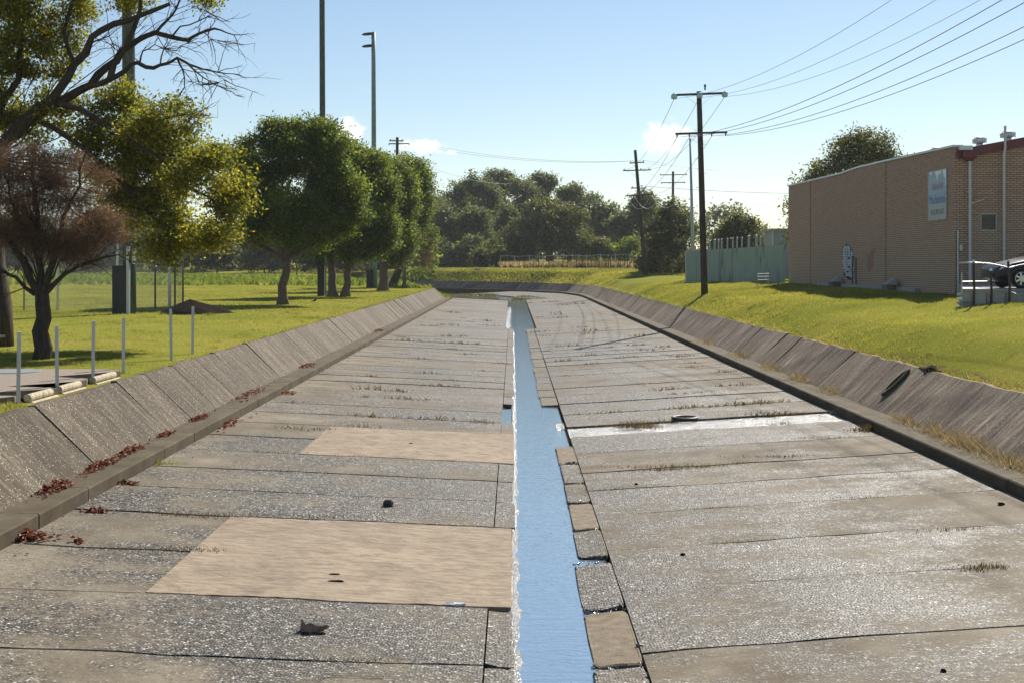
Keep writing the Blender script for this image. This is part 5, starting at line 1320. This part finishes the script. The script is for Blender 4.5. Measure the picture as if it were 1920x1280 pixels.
post_Y = [22.42, 24.3, 26.4, 28.45, 32.4, 34.6]; pl_ = ['nearest square steel post, first in the row by the terrace', 'second square steel post in the row, between the log pairs', 'third square steel post in the row, at the farthest log pair', 'fourth square steel post, at the far corner of the terrace', 'fifth square steel post, first of the two on the lawn', 'last square steel post in the row, on the lawn']
for i, Y in enumerate(post_Y):
    xq = -8.66; zb = 1.45 if i < 4 else zc_(xq, Y)-.05; zt = [2.78, 2.80, 2.80, 2.78, 2.83, 2.83][i]
    mb = MB(); rot = Euler((0, R([.8, -.6, .5, .3, -.8, .6][i]), R(20))).to_matrix(); mb.box((xq, Y, (zb+zt)/2), (.066, .066, zt-zb), rot)
    o = mb.build('steel_post', M['paintgrey']); tag(o, pl_[i], 'post', 'square steel posts along the left bank')
    mb = MB(); mb.tube([(xq+.03, Y-.02, zt-.18), (xq+.075, Y-.03, zt-.18)], .009, 6); b_ = mb.build('bolt', M['metal']); b_.parent = o; b_.matrix_parent_inverse = o.matrix_basis.inverted()
mb = MB(); mb.lathe((-10.75, 27.6, ZT+.002), [(.55, 0), (.55, .012), (.52, .018), (.0, .02)], 28); o = mb.build('access_lid', M['metal']); tag(o, 'round pale metal access lid on the terrace', 'lid')
tb = empty('picnic_table', (-11.9, 28.0, ZT), 'dark picnic table cut by the left frame edge', 'table')
mb = MB(); mb.box((-12.0, 28.0, ZT+.72), (1.5, .7, .05)); mb.build('table_top', M['dark'], tb)
for sx_ in (-.6, .6):
    mb = MB(); mb.box((-12.0+sx_, 28.0, ZT+.35), (.10, .5, .70)); mb.build('leg', M['dark'], tb)

# fence, headwall at the bend
hw = MB(); hx, hY = W(922, 508, 190)[0], 190.0; hz = 2.2
hw.box((hx, hY, hz+.2), (3.6, 1.6, 1.7)); o = hw.build('headwall', M['kerb']); tag(o, 'concrete headwall block at the far end of the bend', 'headwall')
mb = MB(); mb.box((hx-.1, hY, hz+1.15), (4.6, 2.2, .22)); c_ = mb.build('cap_slab', M['concrete']); c_.parent = o
pf = empty('pipe_fence', (6, 182, 3.2), 'low steel pipe fence with leaning posts along the far bank', 'fence')
ptsf = []
for i in range(30):
    px = 938+i*9.0; Yp = 190-28*sm(0, 1, i/29.0)*1.0; x = (px-962)*Yp/FPX; z = zc_(x, Yp); ptsf.append((x, Yp, z))
    mb = MB(); h = 2.0+rr.uniform(-.15, .15); lx = rr.uniform(-.1, .1); mb.tube([(x, Yp, z-.1), (x+lx, Yp, z+h)], .045, 6); mb.build('post', M['timber'] if i % 3 else M['metal'], pf)
    if i > 18 and i % 2 == 0:
        mb = MB(); mb.tube([(x+.35, Yp+1, z-.1), (x+.5, Yp+1, z+1.9)], .05, 6); mb.build('post', M['timber'], pf)
mb = MB(); mb.tube([(x, y, z+1.88+.05*math.sin(i*1.3)) for i, (x, y, z) in enumerate(ptsf)], .03, 6); mb.build('top_rail', M['metal'], pf)

# ---------------------------------------------------------------- weeds, leaves and litter
def tuft_mesh(name, n, spread, h, w_, seed, mat, flat=.6, sx=1.0, sy=1.0):
    r = np.random.default_rng(seed); P = r.normal(0, 1, (n, 2))*np.array([spread*sx, spread*sy])*.5
    a = r.uniform(0, 6.28, n); ln = h*flat*r.uniform(.3, 1.5, n); hh = h*r.uniform(.35, 1.2, n)*np.exp(-(P[:, 0]/(spread*sx))**2); w2 = w_*r.uniform(.6, 1.4, n); b = r.uniform(0, 6.28, n)
    V = np.zeros((n, 3, 3)); z0 = np.full(n, -.012)
    V[:, 0] = np.stack([P[:, 0]-np.cos(b)*w2/2, P[:, 1]-np.sin(b)*w2/2, z0], 1); V[:, 1] = np.stack([P[:, 0]+np.cos(b)*w2/2, P[:, 1]+np.sin(b)*w2/2, z0], 1)
    V[:, 2] = np.stack([P[:, 0]+np.cos(a)*ln, P[:, 1]+np.sin(a)*ln, hh], 1)
    return quad_mesh(name, V, mat, np.clip(r.normal(.5, .25, n), 0, 1), 3)
def place(o, u, Y, dz=0.0, onfloor=True):
    o.location = (u+shift(Y), Y+SKEW*u, (floor_z(u) if onfloor else 0)+dz); return o
def floor_at(px, py):
    # point of the sloping floor seen at this pixel
    u = 0.0
    for _ in range(12):
        Yy = (CAMZ-floor_z(u))*FPX/(py-497.0); u = (px-962.0)*Yy/FPX
    return u, Yy-SKEW*u
big = [(1195, 800, 420, .5, .20, 'weed', 'largest dry brown weed clump beside the wet strip', 1.6, .5), (1605, 772, 500, .42, .20, 'drygrass', 'orange dry grass clump spilling over the right kerb at the wet strip', 1.3, .7), (1632, 806, 300, .4, .16, 'weed', 'dark weed clump against the right kerb just below the wet strip', 1.4, .6),
       (1470, 776, 260, .9, .08, 'weed', 'low weed line along the far edge of the wet strip', 1.9, .25), (1330, 874, 420, 1.0, .07, 'weed', 'green-brown weed line in the second joint below the wet strip', 2.0, .16), (1255, 880, 160, .4, .08, 'weed', 'left end of the weed line below the wet strip', 1.5, .3), (1500, 855, 240, .9, .05, 'weed', 'weed line in the joint left of the right kerb', 1.9, .15),
       (1855, 1066, 160, .25, .10, 'weed', 'small brown tuft in the lowest right-hand joint', 1.6, .4), (1810, 992, 120, .4, .05, 'weed', 'thin weed line in the right-hand joint near the kerb', 1.9, .2), (340, 966, 220, .7, .07, 'weed', 'weed line in the joint left of the large repair slab', 1.8, .2), (345, 1030, 110, .4, .05, 'weed', 'small weed tuft at the corner of the large repair slab', 1.8, .3),
       (550, 968, 150, .7, .05, 'weed', 'dark weed line along the upper edge of the large repair slab', 1.9, .2), (300, 868, 130, .3, .10, 'longgrass', 'small green tuft at the foot of the left kerb', 1.3, .6), (1285, 668, 240, .7, .12, 'weed', 'dark dry tuft on the right-hand floor near the pole shadow', 1.5, .4), (1300, 688, 160, .6, .10, 'weed', 'second dry tuft on the right-hand floor below the pole shadow', 1.5, .4), (1365, 697, 130, .4, .12, 'weed', 'dry tuft close to the right kerb below the pole shadow', 1.4, .5)]
for i, (px, py, n, spd, h, mm, lb, sx_, sy_) in enumerate(big):
    u, Y = floor_at(px, py); o = tuft_mesh('weed_clump', n, spd, h, .014, 500+i, M[mm], .6, sx_, sy_); place(o, u, Y); tag(o, lb, 'weed', 'weeds in the channel floor joints', 'stuff' if sy_ <= .3 else None)
protos = [tuft_mesh('weed_tuft', 46, .22, .07, .016, 600+k, M['weed'], .8, 1.6, .5) for k in range(5)]
rw_ = random.Random(17); spots = []
for k in range(110):
    py = 566+(rw_.random()**1.3)*240; px = rw_.uniform(0, 1)
    span = (py-497)/3.6; px = 962-6.2*span+px*(13.4*span)
    u, Y = floor_at(px, py)
    js = jl if u < 0 else jr; 
    if not(-6.2 < u < 7.5) or -.4 < u < 1.5 or Y > 135: continue
    if rw_.random() < .6: Y = min(js, key=lambda j: abs(j-Y))
    spots.append((u, Y))
tufts = []; lines_ = []
for i, (u, Y) in enumerate(spots):
    src = protos[i % 5]; o = src if i < 5 else src.copy()
    if i >= 5: col.objects.link(o)
    s = rw_.uniform(.6, 1.7)*(1+Y/110); o.scale = (s*rw_.uniform(.8, 1.7), s, s*rw_.uniform(.6, 1.2)); o.rotation_euler = (0, 0, rw_.uniform(-.3, .3)); place(o, u, Y)
    tag(o, None, 'weed', 'small weed tufts scattered over the channel floor'); tufts.append((u, Y, o))
wl_ = [tuft_mesh('weed_line', 150, .9, .045, .014, 640+k, M['weed'], .9, 1.5, .06) for k in range(4)]
cnt = 0
for side, js in (('L', jl), ('R', jr)):
    for Yj in js[2:34]:
        for rep_ in range(2 if Yj < 40 else 1):
            if rw_.random() < .45: continue
            u = rw_.uniform(-6.0, -.8) if side == 'L' else rw_.uniform(1.8, 7.3)
            if side == 'L' and -4.6 < u and (14.8 < Yj < 19.0 or 25.5 < Yj < 29.8): continue
            o = wl_[cnt % 4] if cnt < 4 else wl_[cnt % 4].copy()
            if cnt >= 4: col.objects.link(o)
            cnt += 1; o.scale = (rw_.uniform(.35, 1.1), rw_.uniform(.6, 1.3), rw_.uniform(.4, 1.1)); o.rotation_euler = (0, 0, math.atan(SKEW)); place(o, u, Yj, -.01)
            tag(o, None, 'weed', 'weed lines in the slab joints', 'stuff'); lines_.append((u, Y if False else Yj, o))
def nth(k): return str(k)+('th' if 10 < k % 100 < 14 else {1: 'st', 2: 'nd', 3: 'rd'}.get(k % 10, 'th'))
for lst, wd in ((tufts, 'small dry weed tuft'), (lines_, 'thin joint weed line')):
    for side in ('left', 'right'):
        for k, (u, Y, o) in enumerate(sorted([q for q in lst if (q[0] < .5) == (side == 'left')], key=lambda q: q[1])):
            o['label'] = '%s on the floor %s of the gutter, %s from the bottom' % (wd, side, nth(k+1))
def leaf_pile(n, spread, hgt, seed, sx, sy, size=.075):
    n = int(n*2.4); hgt *= .55; r = np.random.default_rng(seed); P = np.stack([r.normal(0, spread*sx*.42, n), r.normal(0, spread*sy*.42, n), np.zeros(n)], 1)
    P[:, 2] = .012+np.abs(r.normal(0, 1, n))*hgt*np.exp(-(P[:, 0]/(spread*sx))**2*2-(P[:, 1]/(spread*sy))**2*2)
    a = r.normal(0, 1, (n, 3)); a[:, 2] *= .28; a /= np.linalg.norm(a, axis=1)[:, None]; b = np.cross(a, r.normal(0, .45, (n, 3))+np.array([0, 0, 1])); b /= np.linalg.norm(b, axis=1)[:, None]
    c = np.cross(a, b); L = size*r.uniform(.6, 1.3, n)[:, None]; w_ = L*.62; cu = c*L*.22
    V = np.stack([P-a*L*.5+cu, P-a*L*.1+b*w_*.5, P+a*L*.15+b*w_*.3, P+a*L*.5+cu, P+a*L*.1-b*w_*.5, P-a*L*.2-b*w_*.35], 1)
    return quad_mesh('leaf_pile', V, M['redleaf'], np.clip(r.normal(.45, .28, n), 0, 1), 6)
piles = [(42, 1008, 150, .36, .10, 1.3, .6, 'floor', 'largest pile of red-brown leaves at the lower left against the kerb'), (180, 958, 40, .2, .05, 1.2, .6, 'floor', 'small leaf scatter at the foot of the left kerb above the largest pile'),
         (232, 906, 40, .22, .04, 1.4, .6, 'floor', 'thin leaf scatter in the corner of a left joint by the kerb'), (535, 737, 80, .4, .06, .8, 1.4, 'floor', 'leaf pile against the middle of the left kerb'), (425, 795, 110, .5, .05, .5, 2.2, 'floor', 'leaf trail lining the foot of the left kerb'), (150, 1014, 9, .14, .02, 1, 1, 'floor', 'few loose red leaves right of the largest pile')]
for i, (px, py, n, sp, h, sx_, sy_, _, lb) in enumerate(piles):
    u, Y = floor_at(px, py); o = leaf_pile(n, sp, h, 700+i, sx_, sy_); place(o, u, Y, .004); tag(o, lb, 'leaf pile', 'fallen leaves along the left kerb', 'stuff')
ledge = [(19.4, 120, .32, .10, 'red-brown leaf drift on the left ledge, lowest in the picture'), (21.5, 90, .26, .09, 'red-brown leaf drift on the left ledge, second from the bottom'), (23.2, 75, .24, .08, 'red-brown leaf drift on the left ledge, third from the bottom'), (25.6, 50, .24, .05, 'small leaf drift on the left ledge, fourth from the bottom'), (28.3, 70, .24, .05, 'tan leaf drift on the left ledge where panels meet, fifth from the bottom'), (33.5, 60, .5, .04, 'sparse leaf scatter on the left ledge farther up'), (43.0, 80, .6, .05, 'leaf drift on the left ledge near the lawn posts'), (66, 60, .6, .06, 'far reddish leaf drift on the left ledge')]
for i, (Y, n, sp, h, lb) in enumerate(ledge):
    o = leaf_pile(int(n*1.3), sp, h, 730+i, .55, 2.0+1.2*((i*7) % 3)); o.location = (LT+.10, Y, floor_z(LK)+.22); tag(o, lb, 'leaf drift', 'leaf drifts on the left ledge', 'stuff')
rl = [(21.5, 900, .6, .20), (23.6, 1000, .6, .28), (25.4, 700, .6, .22), (27.4, 600, .5, .16), (33.8, 500, .6, .16), (37.5, 700, .7, .22), (41.5, 600, .7, .22), (47, 500, .8, .24), (55, 420, .9, .22)]
rln = ['nearest', 'second nearest', 'third', 'fourth', 'fifth', 'sixth', 'seventh', 'eighth', 'farthest']
for i, (Y, n, sp, h) in enumerate(rl):
    o = tuft_mesh('dry_weed', n, sp, h, .014, 760+i, M['drygrass'], 1.0, .75, 2.0); o.location = (RT+.12, Y, floor_z(RK)+.22); tag(o, rln[i]+' pale dry weed patch on the ledge under the right bank', 'weed', 'dry weeds on the right ledge', 'stuff')
# loose leaves strewn along the left kerb and toe
r = np.random.default_rng(900); n = 420; Yl = 13+(r.random(n)**1.5)*60; foot = r.random(n) < .5
ul = np.where(foot, LK+np.abs(r.normal(0, .16, n))+.02, LT+np.abs(r.normal(0, .1, n))+.0); zl = np.where(foot, -.054*ul+.012, floor_z(LK)+.225)
P = np.stack([ul, Yl, zl+r.uniform(0, .012, n)], 1); a_ = r.normal(0, 1, (n, 3)); a_[:, 2] *= .25; a_ /= np.linalg.norm(a_, axis=1)[:, None]
b_ = np.cross(a_, np.array([0, 0, 1.])+r.normal(0, .3, (n, 3))); b_ /= np.linalg.norm(b_, axis=1)[:, None]; Ls = .06*r.uniform(.5, 1.3, n)[:, None]
o = quad_mesh('loose_leaves', np.stack([P-a_*Ls*.5, P+b_*Ls*.3, P+a_*Ls*.5, P-b_*Ls*.3], 1), M['redleaf'], np.clip(r.normal(.5, .3, n), 0, 1), 4); tag(o, 'loose brown and red leaves strewn along the foot of the left bank', kind='stuff')
# black tyre lying flat
u, Y = floor_at(1284, 787); mb = MB(); vs = []; n1, n2 = 30, 8
for k in range(n1):
    a = 2*math.pi*k/n1
    for j in range(n2):
        b = 2*math.pi*j/n2; rr_ = .29+.045*math.cos(b); vs.append((rr_*math.cos(a), rr_*math.sin(a), .05+.045*math.sin(b)))
mb.add(vs, [(k*n2+j, ((k+1) % n1)*n2+j, ((k+1) % n1)*n2+(j+1) % n2, k*n2+(j+1) % n2) for k in range(n1) for j in range(n2)])
o = mb.build('black_hoop', M['dark'], smooth=True); place(o, u, Y, .0); tag(o, 'black rubber hoop lying flat beside the weed clump at the wet strip', 'hoop')
# litter
def crumple(name, s, seed, mat, label, px, py, cat, fl=.5):
    bm = bmesh.new(); bmesh.ops.create_icosphere(bm, subdivisions=2, radius=1); r = random.Random(seed)
    for v in bm.verts:
        q = 1+r.uniform(-.32, .28); v.co = Vector((v.co.x*s[0]*q, v.co.y*s[1]*q, max(-.2, v.co.z)*s[2]*q+s[2]*.2))
    me = bpy.data.meshes.new(name); bm.to_mesh(me); bm.free(); me.materials.append(mat); o = bpy.data.objects.new(name, me); col.objects.link(o); u, Y = floor_at(px, py); place(o, u, Y); tag(o, label, cat); return o
M['rag'] = mat_plain('grimy_dark_cloth', (.09, .082, .075), .9, 0, .6, 25, bump=.6, spec=.1)
M['litter'] = mat_plain('dirty_cardboard', (.30, .21, .15), .7, 0, .4, 20); M['foil'] = mat_plain('silver_wrapper', (.6, .6, .6), .3, .6, .2, 20)
# torn open carton in the foreground
u, Y = floor_at(584, 1182); mb = MB(); n = 10; vs = []
for k in range(n):
    a = math.pi*(k/(n-1))*1.15-.1
    for zf, rr_ in ((0, .12), (.5, .14), (1, .155)): vs.append((rr_*math.cos(a)*1.0+.05*zf, -rr_*.5*math.sin(a), (.05+.075*(k/(n-1)))*zf*(1-.18*math.sin(k*2.3))))
mb.add(vs, [(k*3+j, (k+1)*3+j, (k+1)*3+j+1, k*3+j+1) for k in range(n-1) for j in range(2)]); mb.add([(v[0]*.95, v[1]*.95-.005, v[2]) for v in vs], [(k*3+j+1, (k+1)*3+j+1, (k+1)*3+j, k*3+j) for k in range(n-1) for j in range(2)])
mb.add([(-.13, -.01, .005), (.13, -.01, .005), (.1, -.07, .006), (-.1, -.07, .006)], [(0, 1, 2, 3)])
o = mb.build('torn_carton', M['litter'], smooth=False); place(o, u, Y, .002); tag(o, 'torn brown carton piece lying in the foreground below the large repair slab', 'litter')
crumple('dark_rag', (.09, .05, .09), 2, M['rag'], 'black crumpled rag above the large repair slab', 728, 949, 'litter')
crumple('wrapper', (.13, .05, .03), 3, M['foil'], 'crumpled silver wrapper at the lower right corner of the large repair slab', 850, 1134, 'litter')
crumple('dead_twig', (.10, .025, .02), 4, M['soil'], 'dark scrap in the middle of the large repair slab', 628, 1090, 'litter')
crumple('dead_twig', (.08, .02, .02), 9, M['soil'], 'smaller dark scrap just above the other on the large repair slab', 625, 1077, 'litter')
crumple('stone', (.05, .04, .035), 5, M['soil'], 'small black stone near the right kerb', 1877, 946, 'stone')
crumple('stone', (.03, .03, .025), 6, M['soil'], 'small black stone at the bottom right of the floor', 1768, 1259, 'stone')
crumple('dead_twig', (.05, .03, .02), 7, M['soil'], 'dark scrap on the second repair slab', 770, 831, 'litter')
crumple('stone', (.035, .03, .025), 8, M['soil'], 'small black stone right of the gutter blocks', 1280, 1040, 'stone')
crumple('stone', (.03, .03, .03), 12, M['soil'], 'small dark stone on the floor right of the gutter pool', 1193, 908, 'stone')
crumple('eroded_soil', (.5, .55, .22), 10, M['soil'], 'dark eroded soil hollow at the top of the right bank', 1284, 700, 'soil')
o = bpy.data.objects['eroded_soil']; o.location = (9.62, 29.4, 1.48); o.scale = (.5, 1.5, .6)

# ---------------------------------------------------------------- thin summer haze
mb = MB(); mb.box((0, 327, 28.0), (1240, 780, 60.0))
t = NT('haze_air'); t.n.remove(t.p); pv = t.n.new('ShaderNodeVolumePrincipled'); pv.inputs['Color'].default_value = (.86, .92, 1.0, 1); pv.inputs['Density'].default_value = .00014; pv.inputs['Anisotropy'].default_value = .2
t.link(pv.outputs[0], t.out.inputs['Volume'])
hz_ = mb.build('haze', t.m); tag(hz_, 'thin pale haze in the air over the whole scene', kind='stuff')
